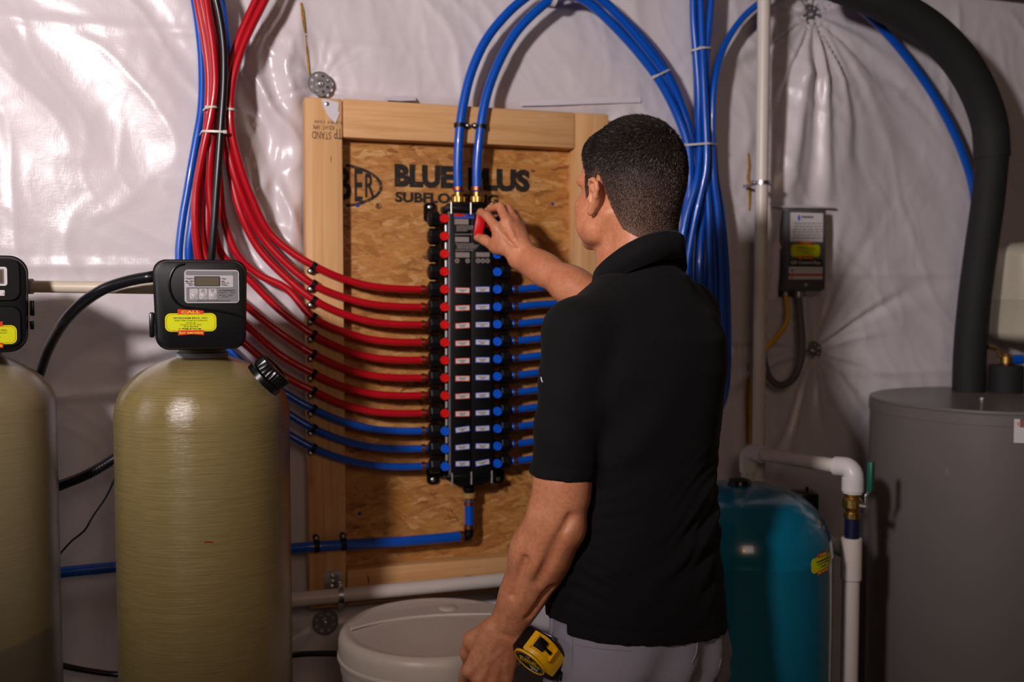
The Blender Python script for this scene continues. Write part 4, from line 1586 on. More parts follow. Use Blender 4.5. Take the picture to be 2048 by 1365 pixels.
# fill cap on the shoulder
cp = P(536, 752, 1.78)
ax = Vector((0.73, 0.10, 0.66)).normalized()
cm = frame(cp, ax)
mk('fill_flange', lathe([(0.036, -0.014), (0.036, -0.004), (0.034, -0.002), (0.028, 0.0)], cm, 40), M['gblack'], tank)
mk('fill_cap', lathe([(0.0335, 0.0), (0.0345, 0.002), (0.0345, 0.018), (0.032, 0.021), (0.029, 0.021), (0.026, 0.018), (0.012, 0.017)], cm, 64, rib=0.0018, nrib=32, ribrange=(0.001, 0.018)), M['gblack'], tank, auto=25)
mk('cap_mark', box(-0.006, 0.008, -0.002, 0.002, 0.0165, 0.018, cm), M['yellow_cable'], tank, smooth=False)
# a red pen mark on the shell


def on_cyl(px, py, cx, cy, R):
    d = ray(px, py)
    A, Bq, Cq = d.x ** 2 + d.y ** 2, -2 * (d.x * cx + d.y * cy), cx * cx + cy * cy - R * R
    return CAM + d * ((-Bq - math.sqrt(Bq * Bq - 4 * A * Cq)) / (2 * A))


mk('pen_mark', tube(spline([on_cyl(x, y, base.x, base.y, 0.1582) for x, y in ((409, 1086), (414, 1084.5), (420, 1085), (426, 1085))], 0.004), 0.0012, 6), plain('red_pen', '8e0f12', 0.6), tank)

# ---------- left tank
YL = 1.86
sl = YL / FPX
lb = P(-54, 700, YL)
lt = thing('softener_tank', 'left fibreglass water softener tank cut off by the left edge, grey below', 'water softener', (lb.x, lb.y, 0))
lM = Matrix.Translation((lb.x, lb.y, 0))
RL = 0.1405
prof = [(0.09, 0.0), (0.132, 0.012), (RL, 0.05)]
zc = P(-54, 818, YL).z
for k in range(24): prof.append((RL, 0.05 + (zc - 0.05) * (k + 1) / 24))
for dx, y in ((149.5, 805), (145, 789), (136, 772), (124, 757), (108, 743), (90, 731), (72, 722), (58, 716), (48, 711)):
    prof.append((dx * sl * 1.004, P(-54, y, YL).z))
prof.append((0.02, P(-54, 709, YL).z))
lvl = P(60, 1296, YL - 0.10).z - 0.033
shell = mk('shell', lathe_uv(prof, lM, 128), wound('wound_fibreglass_left', '887c5e', '9a9070', lvl - (0 + P(-54, 709, YL).z) / 2), lt, auto=0)
mk('neck', lathe([(52 * sl, P(-54, 716, YL).z), (52 * sl, P(-54, 706, YL).z), (48 * sl, P(-54, 698, YL).z)], lM, 40), M['neck_grey'], lt)
LH, lhs = plane(-48, 609, 1.745, math.radians(31))
lhs *= 1.03


def LHp(px, py): return (px + 48) * lhs, (609 - py) * lhs


lhd = mk('control_head', head_shell(LH, 188 * lhs, 190 * lhs, 0.16, 34 * lhs), M['black'], lt, auto=30)
mk('face_panel', prism(rrect(158 * lhs, 84 * lhs, 18 * lhs), 0, 0.004, LH @ Matrix.Translation((0, 48 * lhs, 0.0)), 0.003), M['black'], lhd)
mk('face_panel', prism(rrect(158 * lhs, 80 * lhs, 18 * lhs), 0, 0.004, LH @ Matrix.Translation((0, -44 * lhs, 0.0)), 0.003), M['black'], lhd)
for i, (w_, h_, r_, z_, m_, n_) in enumerate(((110, 37, 5, 0.004, 'white', 'display_rim'), (98, 29, 2, 0.0048, 'panel_grey', 'display_bezel'), (92, 24, 1, 0.0055, 'lcd', 'display'))):
    mk(n_, prism(rrect(w_ * lhs, h_ * lhs, r_ * lhs), 0, 0.001, LH @ Matrix.Translation((0, 54.5 * lhs, z_))), M[m_], lhd, smooth=False)
mk('button_label', prism(rrect(100 * lhs, 11 * lhs, 2 * lhs), 0, 0.001, LH @ Matrix.Translation((0, 22 * lhs, 0.004))), M['white'], lhd, smooth=False)
c = LHp(5, 588)
fit_text(LH, 'REGEN', c[0] - 6 * lhs, c[0] + 1 * lhs, c[1] - 0.5 * lhs, 2.4 * lhs, M['black_print'], lhd, 0, 0.0051)
mk('side_latch', join(box(-0.002, 0.004, -0.014, 0.014, -0.05, -0.018, LH @ Matrix.Translation((*LHp(52.5, 618), 0)), 0.0015), box(-0.002, 0.003, -0.008, 0.008, -0.05, -0.018, LH @ Matrix.Translation((*LHp(52, 652), 0)), 0.0015)), M['gblack'], lhd)
service_sticker(LH @ Matrix.Translation((*LHp(-28, 669), 0.0042)), lhs, lhd)

# ---------- pipes round the tanks
t = thing('cream_pipe', 'cream water pipe joining the two softener control heads', 'pipe', P(180, 574, 1.9))
mk('pipe', cyl(P(40, 573, 1.88), P(318, 577, 1.90), 0.0113, 20), M['tan_pvc'], t)
mk('coupling', cyl(P(48, 573, 1.88), P(66, 573.3, 1.881), 0.0146, 24, 0.001), M['neck_grey'], t)
o = mk('bypass_hose', tube(spline([P(40, 860, 2.05), P(68, 780, 2.04), P(98, 695, 1.97), P(145, 625, 1.88), P(205, 580, 1.84), P(262, 561, 1.83), P(309, 553, 1.825)]), 0.0105, 14), M['hose_black'], auto=0)
tagp(o, 'thick black hose arching from behind the left tank to the middle control head', 'hose')
path = spline([P(60, 992, 2.02), P(117, 973, 2.02), P(178, 948, 2.03), P(235, 914, 2.04), P(300, 868, 2.06)], 0.003)
o = mk('corrugated_hose', tube(path, 0.0115, 14, rfun=lambda t: 0.0105 + 0.0012 * math.sin(t * 260)), M['hose_black'], auto=0)
tagp(o, 'ribbed black hose low between the two softener tanks', 'hose')
o = mk('thin_wire', tube(spline([P(90, 1145, 2.0), P(117, 1112, 2.0), P(145, 1081, 2.0), P(168, 1063, 2.0), P(186, 1033, 2.0), P(212, 995, 2.0), P(233, 950, 2.0), P(262, 880, 2.02)]), 0.0021, 8), M['hose_black'], auto=0)
tagp(o, 'thin black wire hanging between the two softener tanks', 'wire')
o = mk('black_cable', tube(spline([P(60, 1310, 2.06), P(117, 1330, 2.08), P(180, 1343, 2.09), P(245, 1350, 2.1), P(420, 1338, 2.11), P(585, 1311, 2.11), P(640, 1308, 2.11), P(695, 1309, 2.11)]), 0.0065, 10), M['hose_black'], auto=0)
tagp(o, 'black brine line along the foot of the wall, ending at the round brine tank', 'hose')

# lower white pipe along the foot of the board
a, b = W(560, 1203, 0.075), W(1012, 1160, 0.075)
b = a + (b - a) * 1.75
t = thing('white_pipe', 'white pipe running level along the foot of the wooden board', 'pipe', a)
mk('pipe', cyl(a - (b - a) * 0.25, b, 0.0165, 22), M['pvc'], t)
d = (b - a).normalized()
c = a + (b - a) * ((W(681, 1190, 0.075) - a).dot(b - a) / (b - a).length_squared)
cl = thing('pipe_clamp', 'steel ring clamp round the white pipe below the strap bracket', 'clamp', c)
mk('ring', lathe([(0.0168, -0.006), (0.0185, -0.006), (0.0185, 0.006), (0.0168, 0.006), (0.0168, -0.006)], frame(c, d), 26, cap=False), M['steel'], cl)
mk('ear', box(-0.006, 0.006, 0.016, 0.032, -0.003, 0.003, frame(c, NN, d), 0.001), M['steel'], cl)
mk('ear', box(-0.006, 0.006, -0.034, -0.016, -0.003, 0.003, frame(c, NN, d), 0.001), M['steel'], cl)
mk('screw', lathe([(0.004, 0), (0.004, 0.004), (0.002, 0.005)], frame(c + EZ * 0.024 + NN * 0.003, NN), 10), M['screw'], cl)

# ---------- brine tank
YB = 2.07
bx = P(868, 1250, YB)
zl = 0.742
rb = 0.2
bt = thing('brine_tank', 'round cream brine tank with a broad lid, below the board', 'tank', (bx.x, bx.y, 0))
bM = Matrix.Translation((bx.x, bx.y, 0))
mk('drum', lathe([(0.17, 0), (0.18, 0.006), (0.192, zl - 0.09), (0.196, zl - 0.08), (0.196, zl - 0.055), (0.19, zl - 0.05)], bM, 96), M['brine'], bt)
lid = mk('lid', lathe([(0.188, zl - 0.062), (0.2, zl - 0.060), (0.2025, zl - 0.054), (0.2025, zl - 0.050), (0.199, zl - 0.046), (0.200, zl - 0.020), (0.197, zl - 0.008), (0.190, zl - 0.001), (0.182, zl), (0.174, zl - 0.0025), (0.168, zl - 0.003), (0.08, zl), (0.002, zl + 0.001)], bM, 128), M['brine'], bt)
# textured crescent with a raised rim, and the round boss
arc_o = [Pz(x, y, zl) for x, y in ((693, 1252), (740, 1236), (790, 1225), (850, 1216), (900, 1212), (960, 1210), (1010, 1213))]
arc_i = [Pz(x, y, zl) for x, y in ((702, 1261), (745, 1250), (795, 1241), (850, 1235), (900, 1232), (960, 1231), (1016, 1231))]
n = len(arc_o)
V = []
for k in (0.0, 0.0032):
    V += [v + EZ * k for v in arc_o] + [v + EZ * k for v in arc_i]
Fc = [[2 * n + i, 3 * n + i, 3 * n + i + 1, 2 * n + i + 1] for i in range(n - 1)]
Fc += [[n + i, n + i + 1, 3 * n + i + 1, 3 * n + i] for i in range(n - 1)] + [[i + 1, i, 2 * n + i, 2 * n + i + 1] for i in range(n - 1)]
mk('textured_band', (V, Fc), M['brine_rough'], lid)
mk('lid_ridge', tube(spline([v + EZ * 0.002 for v in arc_i], 0.01), 0.003, 8), M['brine'], lid)
mk('lid_boss', lathe([(0.0205, 0.0), (0.0205, 0.0045), (0.018, 0.0065), (0.004, 0.007)], Matrix.Translation(Pz(896, 1220, zl)), 28), M['brine'], lid)

# ---------- teal pressure tank
YT = 2.26
tb = P(1478, 1000, YT)
zt_ = lambda y: P(1478, y, YT).z
tt = thing('pressure_tank', 'glossy teal pressure tank standing behind the man, yellow sticker on its side', 'tank', (tb.x, tb.y, 0))
tM = Matrix.Translation((tb.x, tb.y, 0))
RT = 0.208
zs = zt_(1094)
prof = [(0.16, 0.06), (0.19, 0.075), (RT, 0.13)] + [(RT, 0.13 + (zs - 0.004 - 0.13) * k / 6) for k in range(1, 7)] + [(RT + 0.0012, zs), (RT - 0.0005, zs + 0.004)]
ht_ = zt_(968) - zs
for k in range(1, 15):
    a = k / 14 * math.pi / 2
    prof.append((max(0.002, (RT - 0.0005) * math.cos(a) ** 0.72), zs + 0.004 + (ht_ - 0.004) * math.sin(a) ** 1.05))
mk('shell', lathe(prof, tM, 128), M['teal'], tt, auto=0)
mk('stand', lathe([(0.15, 0), (0.155, 0.005), (0.15, 0.08)], tM, 64), M['gblack'], tt)
mk('air_cap', lathe([(0.028, zt_(970)), (0.028, zt_(966)), (0.024, zt_(959)), (0.010, zt_(956))], tM, 28), M['gblack'], tt)
# sticker on the curve
ang = math.atan2(-1, 0.80)
dirn = Vector((math.sin(0.95), -math.cos(0.95), 0))
dirn = Vector((0.716, -0.698, 0)).normalized()
pc = Vector((tb.x, tb.y, P(1636, 1127, 2.11).z)) + dirn * (RT + 0.0006)
sf = frame(pc, dirn, Vector((0, 0, 1)).cross(dirn))
bend(service_sticker(sf @ Matrix.Rotation(0.04, 4, 'Z'), 0.00088, tt, detail=False), sf, RT + 0.0006)

# ---------- grey water heater
YW = 2.52
hb = P(1992, 800, YW)
wh = thing('water_heater', 'grey electric water heater at the right edge with pipes on its top', 'water heater', (hb.x, hb.y, 0))
wM = Matrix.Translation((hb.x, hb.y, 0))
zh = P(1992, 797, YW).z
RW = 0.302
mk('jacket', lathe([(RW, 0.02), (RW, zh - 0.034), (RW - 0.003, zh - 0.033)], wM, 128), M['grey_tank'], wh)
mk('top_pan', lathe([(RW - 0.004, zh - 0.036), (RW + 0.003, zh - 0.034), (RW + 0.003, zh - 0.012), (RW, zh - 0.009), (RW + 0.002, zh - 0.006), (RW, zh - 0.001), (RW - 0.004, zh), (RW - 0.02, zh - 0.003), (0.01, zh - 0.003)], wM, 128), M['grey_tank'], wh)
mk('foot_ring', lathe([(RW - 0.03, 0), (RW - 0.03, 0.03)], wM, 48), M['gblack'], wh)
dirn = Vector((0.1, -1, 0)).normalized()
dd = P(2052, 866, 2.24) - Vector((hb.x, hb.y, 0))
dd.z = 0
dd.normalize()
pc = Vector((hb.x, hb.y, P(2050, 864, YW - RW).z)) + dd * (RW + 0.001)
fr = frame(pc, dd, Vector((0, 0, 1)).cross(dd))
lab = mk('label', box(-0.029, 0.06, -0.027, 0.027, 0, 0.0015, fr), M['white'], wh, smooth=False, label='white label with red heading')
fit_text(fr, 'CLA', -0.023, 0.012, 0.016, 0.010, M['red_print'], lab, 0.01, 0.0016)
c = Pz(1928, 790, zh)
mk('lid_screw', lathe([(0.006, -0.002), (0.006, 0.003), (0.003, 0.004)], Matrix.Translation(c - Vector((0, 0.10, 0))), 12), M['screw'], wh)

# foam-covered pipe, two sleeves
fp = thing('foam_pipe', 'thick black foam covered pipe rising from the water heater and curving up left', 'pipe', P(1937, 783, 2.72))
lowp = spline([Vector((*P(1937, 779, 2.72).xy, zh - 0.0028)), P(1940, 700, 2.72), P(1949, 600, 2.72), P(1962, 500, 2.72), P(1976, 400, 2.72), P(1984, 312, 2.72)])
mk('foam_sleeve', tube(lowp, 0.0425, 28), M['foam'], fp, auto=60)
upp = spline([P(1984, 312, 2.72), P(1979, 250, 2.72), P(1955, 180, 2.70), P(1915, 115, 2.67), P(1862, 62, 2.64), P(1800, 22, 2.61), P(1740, -8, 2.58), P(1660, -40, 2.55)])
mk('foam_sleeve', tube([upp[0] - (upp[1] - upp[0]) * 0.35] + upp, 0.0465, 28), M['foam'], fp, auto=60)
f2 = thing('foam_pipe', 'short black foam sleeve with brass fittings on the water heater, right of the tall one', 'pipe', P(2004, 778, 2.72))
b0 = Vector((*P(2011, 775, 2.70).xy, zh - 0.0028))
b1 = Vector((b0.x, b0.y, P(2011, 731, 2.70).z))
mk('foam_sleeve', lathe([(0.0445, 0), (0.0445, (b1 - b0).length), (0.014, (b1 - b0).length + 0.001)], frame(b0, EZ), 32), M['foam'], f2)
mk('copper_stub', cyl(b1 - EZ * 0.01, b1 + EZ * 0.03, 0.011, 16), M['copper'], f2)
mk('brass_tee', join(lathe([(0.016, 0), (0.018, 0.002), (0.018, 0.02), (0.014, 0.024)], frame(b1 + EZ * 0.004, EZ), 18), cyl(b1 + EZ * 0.016, b1 + EZ * 0.016 + Vector((0.07, 0, 0)), 0.0115, 16)), M['brass'], f2)
mk('blue_pipe_end', cyl(b1 + EZ * 0.016 + Vector((0.012, -0.002, 0)), b1 + EZ * 0.016 + Vector((0.042, -0.002, 0)), 0.0135, 16), M['blue'], f2)
mk('valve_lever', tube(spline([b1 + EZ * 0.02 + Vector((-0.012, 0, 0)), b1 + Vector((-0.03, 0, 0.045)), b1 + Vector((-0.05, 0, 0.05))], 0.006), 0.006, 10), M['brass'], f2)

# expansion tank
YX = 2.81
xc = P(2066, 585, YX)
et = thing('expansion_tank', 'beige expansion tank hung high at the right edge above the water heater', 'tank', Vector((xc.x, xc.y, P(2066, 684, YX).z)))
RX = 0.112
z0, z1 = P(2066, 686, YX).z, P(2066, 484, YX).z
zm = (z0 + z1) / 2 - 0.02
pf = []
for k in range(10):
    a = k / 9 * math.pi / 2
    pf.append((max(0.006, RX * math.sin(a) ** 0.55), z0 + 0.035 * (1 - math.cos(a))))
pf += [(RX, zm - 0.002), (RX + 0.0018, zm), (RX + 0.0018, zm + 0.003), (RX, zm + 0.006)]
for k in range(10):
    a = math.pi / 2 - k / 9 * math.pi / 2
    pf.append((max(0.006, RX * math.sin(a) ** 0.6), z1 - 0.04 * (1 - math.cos(a))))
mk('shell', lathe(pf, Matrix.Translation((xc.x, xc.y, 0)), 64), M['beige_tank'], et, auto=0)
ce = b1 + EZ * 0.016 + Vector((0.0715, 0, 0))
mk('connection', tube(spline([ce, ce + Vector((0.03, 0.02, 0)), Vector((xc.x, xc.y - 0.01, ce.z + 0.012)), Vector((xc.x, xc.y, z0 + 0.006))], 0.008), 0.0115, 14), M['brass'], et)

# ---------- tall white pipe on the wall
ut = UV(1522, 480, 0.085)[0]
pv = thing('tall_white_pipe', 'tall upright white pipe with red printing, left of the grey control box', 'pipe', wl(ut, 0.0, 0.085))
pvo = mk('pipe', cyl(wl(ut, 0.0, 0.085), wl(ut, 2.32, 0.085), 0.0165, 24), M['pvc'], pv)
g = []
r = random.Random(11)
dirp = (NN * 0.78 + EX * 0.62).normalized()
side = EZ
z = 1.42
Mp = frame(wl(ut, 0, 0.085) + dirp * 0.0163, dirp, EZ)
z = 0.85
while z < 2.15:
    ln = r.uniform(0.008, 0.03)
    if r.random() < 0.8:
        q = z
        while q < z + ln:
            e_ = r.uniform(0.002, 0.0045)
            g.append(box(q, q + e_, -0.0022, 0.0022 * r.uniform(0.4, 1), 0, 0.0005, Mp))
            q += e_ + 0.0015
    z += ln + r.uniform(0.006, 0.02)
mk('red_printing', join(*g), plain('faded_red_print', 'b06058', 0.6), pvo, smooth=False)
c = wl(ut, UV(1519, 366, 0.085)[1], 0.085)
cl = thing('pipe_clamp', 'steel split ring clamp on the tall white pipe beside the tear', 'clamp', c)
mk('ring', lathe([(0.0167, -0.005), (0.0192, -0.005), (0.0192, 0.005), (0.0167, 0.005), (0.0167, -0.005)], frame(c, EZ), 28, cap=False), M['steel'], cl)
for sgn in (-1, 1):
    mk('ear', box(min(sgn * 0.017, sgn * 0.028), max(sgn * 0.017, sgn * 0.028), -0.005, 0.005, -0.003, 0.003, frame(c, NN, EX), 0.001), M['steel'], cl)
    mk('screw', lathe([(0.0035, 0), (0.0035, 0.004), (0.002, 0.005)], frame(c + EX * sgn * 0.023 + NN * 0.003, NN), 10), M['screw'], cl)
mk('stem', cyl(c - NN * 0.018, c - NN * 0.085, 0.004, 10), M['steel'], cl)

# ---------- control box in the wall
a0, a1 = UV(1577, 500, 0.02)[0], UV(1650, 500, 0.02)[0]
vb0, vb1 = UV(1613, 583, 0.02)[1], UV(1613, 420, 0.02)[1]
cb = thing('control_box', 'grey metal control box with a yellow sticker let into the wall film', 'control box', wl((a0 + a1) / 2, vb0, 0))
mk('case', box(a0, a1, vb0, vb1, -0.12, 0.014, MW, 0.004), M['grey_box'], cb)
cov = mk('front_cover', box(a0 - 0.002, a1 + 0.002, vb0 + 0.004, vb1 + 0.002, 0.012, 0.020, MW, 0.002), M['grey_box'], cb)


def bpan(name, x0, x1, y0, y1, mat, z=0.0, par=None):
    w = 0.0202 + z
    return mk(name, box(UV(x0, y0, w)[0], UV(x1, y0, w)[0], UV((x0 + x1) / 2, y1, w)[1], UV((x0 + x1) / 2, y0, w)[1], w - 0.0006, w + 0.0006, MW), M[mat], par or cov, smooth=False)


p1_ = bpan('spec_label', 1581, 1646, 426, 484, 'white')
bpan('blue_mark', 1596, 1600, 431, 441, 'blue_cap', 0.0008, p1_)
gg = []
r = random.Random(2)
for y in (447, 453, 459, 464, 470, 476):
    x = 1584 + r.uniform(0, 4)
    while x < 1643:
        dx = r.uniform(3, 10)
        w = 0.0216
        gg.append(box(UV(x, y, w)[0], UV(min(x + dx, 1644), y, w)[0], UV(x, y + 0.8, w)[1], UV(x, y - 0.8, w)[1], w - 0.0006, w, MW))
        x += dx + r.uniform(1, 3)
gg.append(box(UV(1603, 434, w)[0], UV(1627, 434, w)[0], UV(1603, 436, w)[1], UV(1603, 432, w)[1], w - 0.0006, w, MW))
mk('small_print', join(*gg), plain('faint_print', '77707a', 0.6), p1_, smooth=False)
w = 0.0206
service_sticker(MW @ Matrix.Translation((*UV(1611, 501.5, w), w)), (UV(1640, 500, w)[0] - UV(1582, 500, w)[0]) / 99, cov, detail=False)
p2_ = bpan('name_strip', 1579, 1644, 519, 533, 'black_print')
wtext('QD Control Box', 1581, 1641, 525.5, 8.5, M['white'], p2_, 0.0209, bold=0.02)
p3_ = bpan('maker_label', 1578, 1645, 534, 548, 'white')
bpan('blue_mark', 1583, 1586, 538, 544, 'blue_print', 0.0008, p3_)
p4_ = bpan('warning_label', 1578, 1645, 549, 559, 'white')
bpan('orange_band', 1578, 1645, 549, 552, 'stk_red', 0.0006, p4_)
bpan('warning_mark', 1581, 1586, 553, 558, 'yellow_cable', 0.0006, p4_)
mk('cover_screw', lathe([(0.005, 0), (0.005, 0.002), (0.003, 0.003)], frame(W(1612, 570, 0.02), NN), 12), M['screw'], cov)
mk('cable_gland', join(cyl(W(1597, 583, -0.005), W(1597, 596, -0.005), 0.012, 16), cyl(W(1571, 583, -0.01), W(1571, 592, -0.01), 0.008, 16)), M['steel'], cb)
hose('grey_conduit', [(1597, 590, -.005), (1600, 630, .01), (1604, 680, .02), (1601, 725, .025), (1585, 760, .028), (1560, 771, .03), (1540, 755, .03), (1531, 722, .03), (1528, 690, .025)], 0.0095, M['conduit'], 'grey flexible conduit looping down from the control box', 'conduit')
hose('yellow_cable', [(1571, 588, -.01), (1575, 625, .01), (1573, 645, .018), (1558, 668, .025), (1538, 688, .03), (1522, 708, .03), (1508, 740, .03), (1503, 800, .03), (1503, 880, .03), (1509, 960, .03), (1512, 1040, .03)], 0.0062, M['yellow_cable'], 'yellow cable dropping from the control box behind the tall pipe', 'cable')

build_hoses()
build_ties()
# ---------- white line with elbows and ball valve beside the teal tank
pl = thing('valve_line', 'white water line with elbows, brass ball valve and green lever, right of the teal tank', 'pipe', Vector((*P(1706, 1200, 2.26).xy, 0)))
e1 = P(1497, 905, 2.50)
e2 = P(1706, 938, 2.26)
e2.z = P(1706, 938, 2.26).z
mk('cross_pipe', cyl(e1, e2, 0.0167, 22), M['pvc'], pl)
dn = (e2 - e1).normalized()
mk('elbow', tube(spline([e1 + dn * 0.045, e1 + dn * 0.012, e1 + Vector((0, 0, -0.012)), e1 + Vector((0, 0, -0.05))], 0.005), 0.0215, 20), M['pvc_fit'], pl)
mk('elbow', tube(spline([e2 - dn * 0.045, e2 - dn * 0.012, e2 + Vector((0, 0, -0.012)), e2 + Vector((0, 0, -0.056))], 0.005), 0.0225, 20), M['pvc_fit'], pl)
mk('riser', cyl(e1 - EZ * 0.04, Vector((e1.x, e1.y, 0.0)), 0.0167, 22), M['pvc'], pl)
zy = lambda y: P(1706, y, 2.26).z
ax2 = lambda z: Vector((e2.x, e2.y, z))
mk('adapter', cyl(ax2(zy(984)), ax2(zy(955)), 0.0245, 24, 0.002), M['pvc_fit'], pl)
mk('ball_valve', lathe([(0.018, zy(1037)), (0.019, zy(1036)), (0.019, zy(1026)), (0.0155, zy(1025)), (0.017, zy(1020)), (0.0225, zy(1014)), (0.0225, zy(1000)), (0.017, zy(994)), (0.0185, zy(992)), (0.0205, zy(990)), (0.0205, zy(983))], Matrix.Translation((e2.x, e2.y, 0)), 16), M['brass'], pl, auto=20)
vs_ = ax2(zy(1010))
hx = Vector((0.7, -0.7, 0)).normalized()
mk('valve_stem', cyl(vs_, vs_ + hx * 0.036, 0.008, 12), M['steel'], pl)
q0_ = vs_ + hx * 0.033
lever = mk('valve_lever', join(box(-0.007, 0.007, -0.012, 0.03, -0.0015, 0.0015, frame(q0_, hx, EZ.cross(hx)), 0.0005), tube(spline([q0_ + EZ * 0.022, q0_ + EZ * 0.034 + hx * 0.006, q0_ + EZ * 0.045 + hx * 0.010], 0.004), 0.005, 8)), M['steel'], pl)
mk('lever_grip', box(-0.0085, 0.0085, 0.036, 0.105, 0.004, 0.016, frame(q0_, hx, EZ.cross(hx)), 0.003), M['green'], lever, label='green plastic lever grip')
mk('blue_nipple', cyl(ax2(zy(1078)), ax2(zy(1034)), 0.0165, 20), plain('dark_blue_pipe', '14183a', 0.4), pl)
mk('tee', join(cyl(ax2(zy(1160)), ax2(zy(1076)), 0.0235, 24, 0.002), cyl(ax2(zy(1108)), ax2(zy(1108)) + Vector((-0.03, 0.14, 0)), 0.019, 20, 0.002)), M['pvc'], pl)
mk('lower_pipe', cyl(ax2(0), ax2(zy(1155)), 0.0195, 22), M['pvc'], pl)
# switch on the far side of the teal tank
ps = thing('pressure_switch', 'small black pressure switch just behind the right shoulder of the teal tank', 'switch', P(1612, 1010, 2.48))
mk('switch_case', box(-0.03, 0.03, -0.025, 0.022, -0.03, 0.03, plane(1608, 1000, 2.5)[0], 0.006), M['gblack'], ps)
mk('adjusting_nut', cyl(P(1614, 985, 2.5), P(1614, 974, 2.5), 0.004, 10), M['gblack'], ps)
mk('nipple', cyl(P(1608, 1015, 2.5), Vector((*P(1608, 1015, 2.5).xy, 0.0)), 0.008, 12), M['steel'], ps)

# ================================================================ PERSON (surfaces grown from distance fields)
MARG = 0.05


class Body:
    def __init__(s): s.p = []

    def add(s, fn, lo, hi, k, op='u'): s.p.append((fn, np.array(lo, float), np.array(hi, float), k, op))

    def cone(s, a, b, ra, rb, k=0.01, op='u'):
        a, b = np.array(a, float), np.array(b, float)
        ab = b - a
        L2 = float(ab @ ab) + 1e-12

        def fn(P):
            pa = P - a
            t = np.clip((pa @ ab) / L2, 0, 1)
            return np.linalg.norm(pa - t[:, None] * ab, axis=1) - (ra + (rb - ra) * t)
        r = max(ra, rb)
        s.add(fn, np.minimum(a, b) - r, np.maximum(a, b) + r, k, op)

    def chain(s, pts, radii, k=0.008):
        for i in range(len(pts) - 1): s.cone(pts[i], pts[i + 1], radii[i], radii[i + 1], k)

    def ell(s, c, rad, R, k=0.01, op='u'):
        c, rad, R = np.array(c, float), np.array(rad, float), np.array(R, float)

        def fn(P):
            q = (P - c) @ R.T
            k0 = np.linalg.norm(q / rad, axis=1)
            k1 = np.linalg.norm(q / (rad * rad), axis=1) + 1e-9
            return k0 * (k0 - 1) / k1
        s.add(fn, c - rad.max(), c + rad.max(), k, op)

    def loft(s, sec, fx, lx, k=0.02, op='u', pw=2.0, disp=None):
        """sec rows: z, cx, cy, half width along lx, half depth along fx"""
        sec = np.array(sorted(sec), float)
        z0, z1 = sec[0, 0], sec[-1, 0]
        r = sec[:, 3:].max()

        def fn(P):
            z = np.clip(P[:, 2], z0, z1)
            cx, cy, w, d = (np.interp(z, sec[:, 0], sec[:, i]) for i in (1, 2, 3, 4))
            qx, qy = P[:, 0] - cx, P[:, 1] - cy
            a, b = (qx * lx[0] + qy * lx[1]) / w, (qx * fx[0] + qy * fx[1]) / d
            k0 = (np.abs(a) ** pw + np.abs(b) ** pw) ** (1 / pw) + 1e-9
            k1 = np.sqrt((a / w) ** 2 + (b / d) ** 2) + 1e-9
            e = k0 * (k0 - 1) / k1
            if disp is not None: e = e - disp(P)
            return np.maximum(e, np.maximum(P[:, 2] - z1, z0 - P[:, 2]))
        lo = np.array([sec[:, 1].min() - r, sec[:, 2].min() - r, z0])
        hi = np.array([sec[:, 1].max() + r, sec[:, 2].max() + r, z1])
        s.add(fn, lo, hi, k, op)

    def __call__(s, P):
        d = np.full(len(P), 1.0)
        for fn, lo, hi, k, op in s.p:
            m = np.nonzero(np.all((P > lo - MARG) & (P < hi + MARG), axis=1))[0]
            if not len(m): continue
            e = fn(P[m])
            a = d[m]
            if op == 'u':
                h = np.clip(0.5 + 0.5 * (a - e) / k, 0, 1)
                d[m] = a * (1 - h) + e * h - k * h * (1 - h)
            else:  # carve e away
                h = np.clip(0.5 - 0.5 * (a + e) / k, 0, 1)
                d[m] = a * (1 - h) - e * h + k * h * (1 - h)
        return d


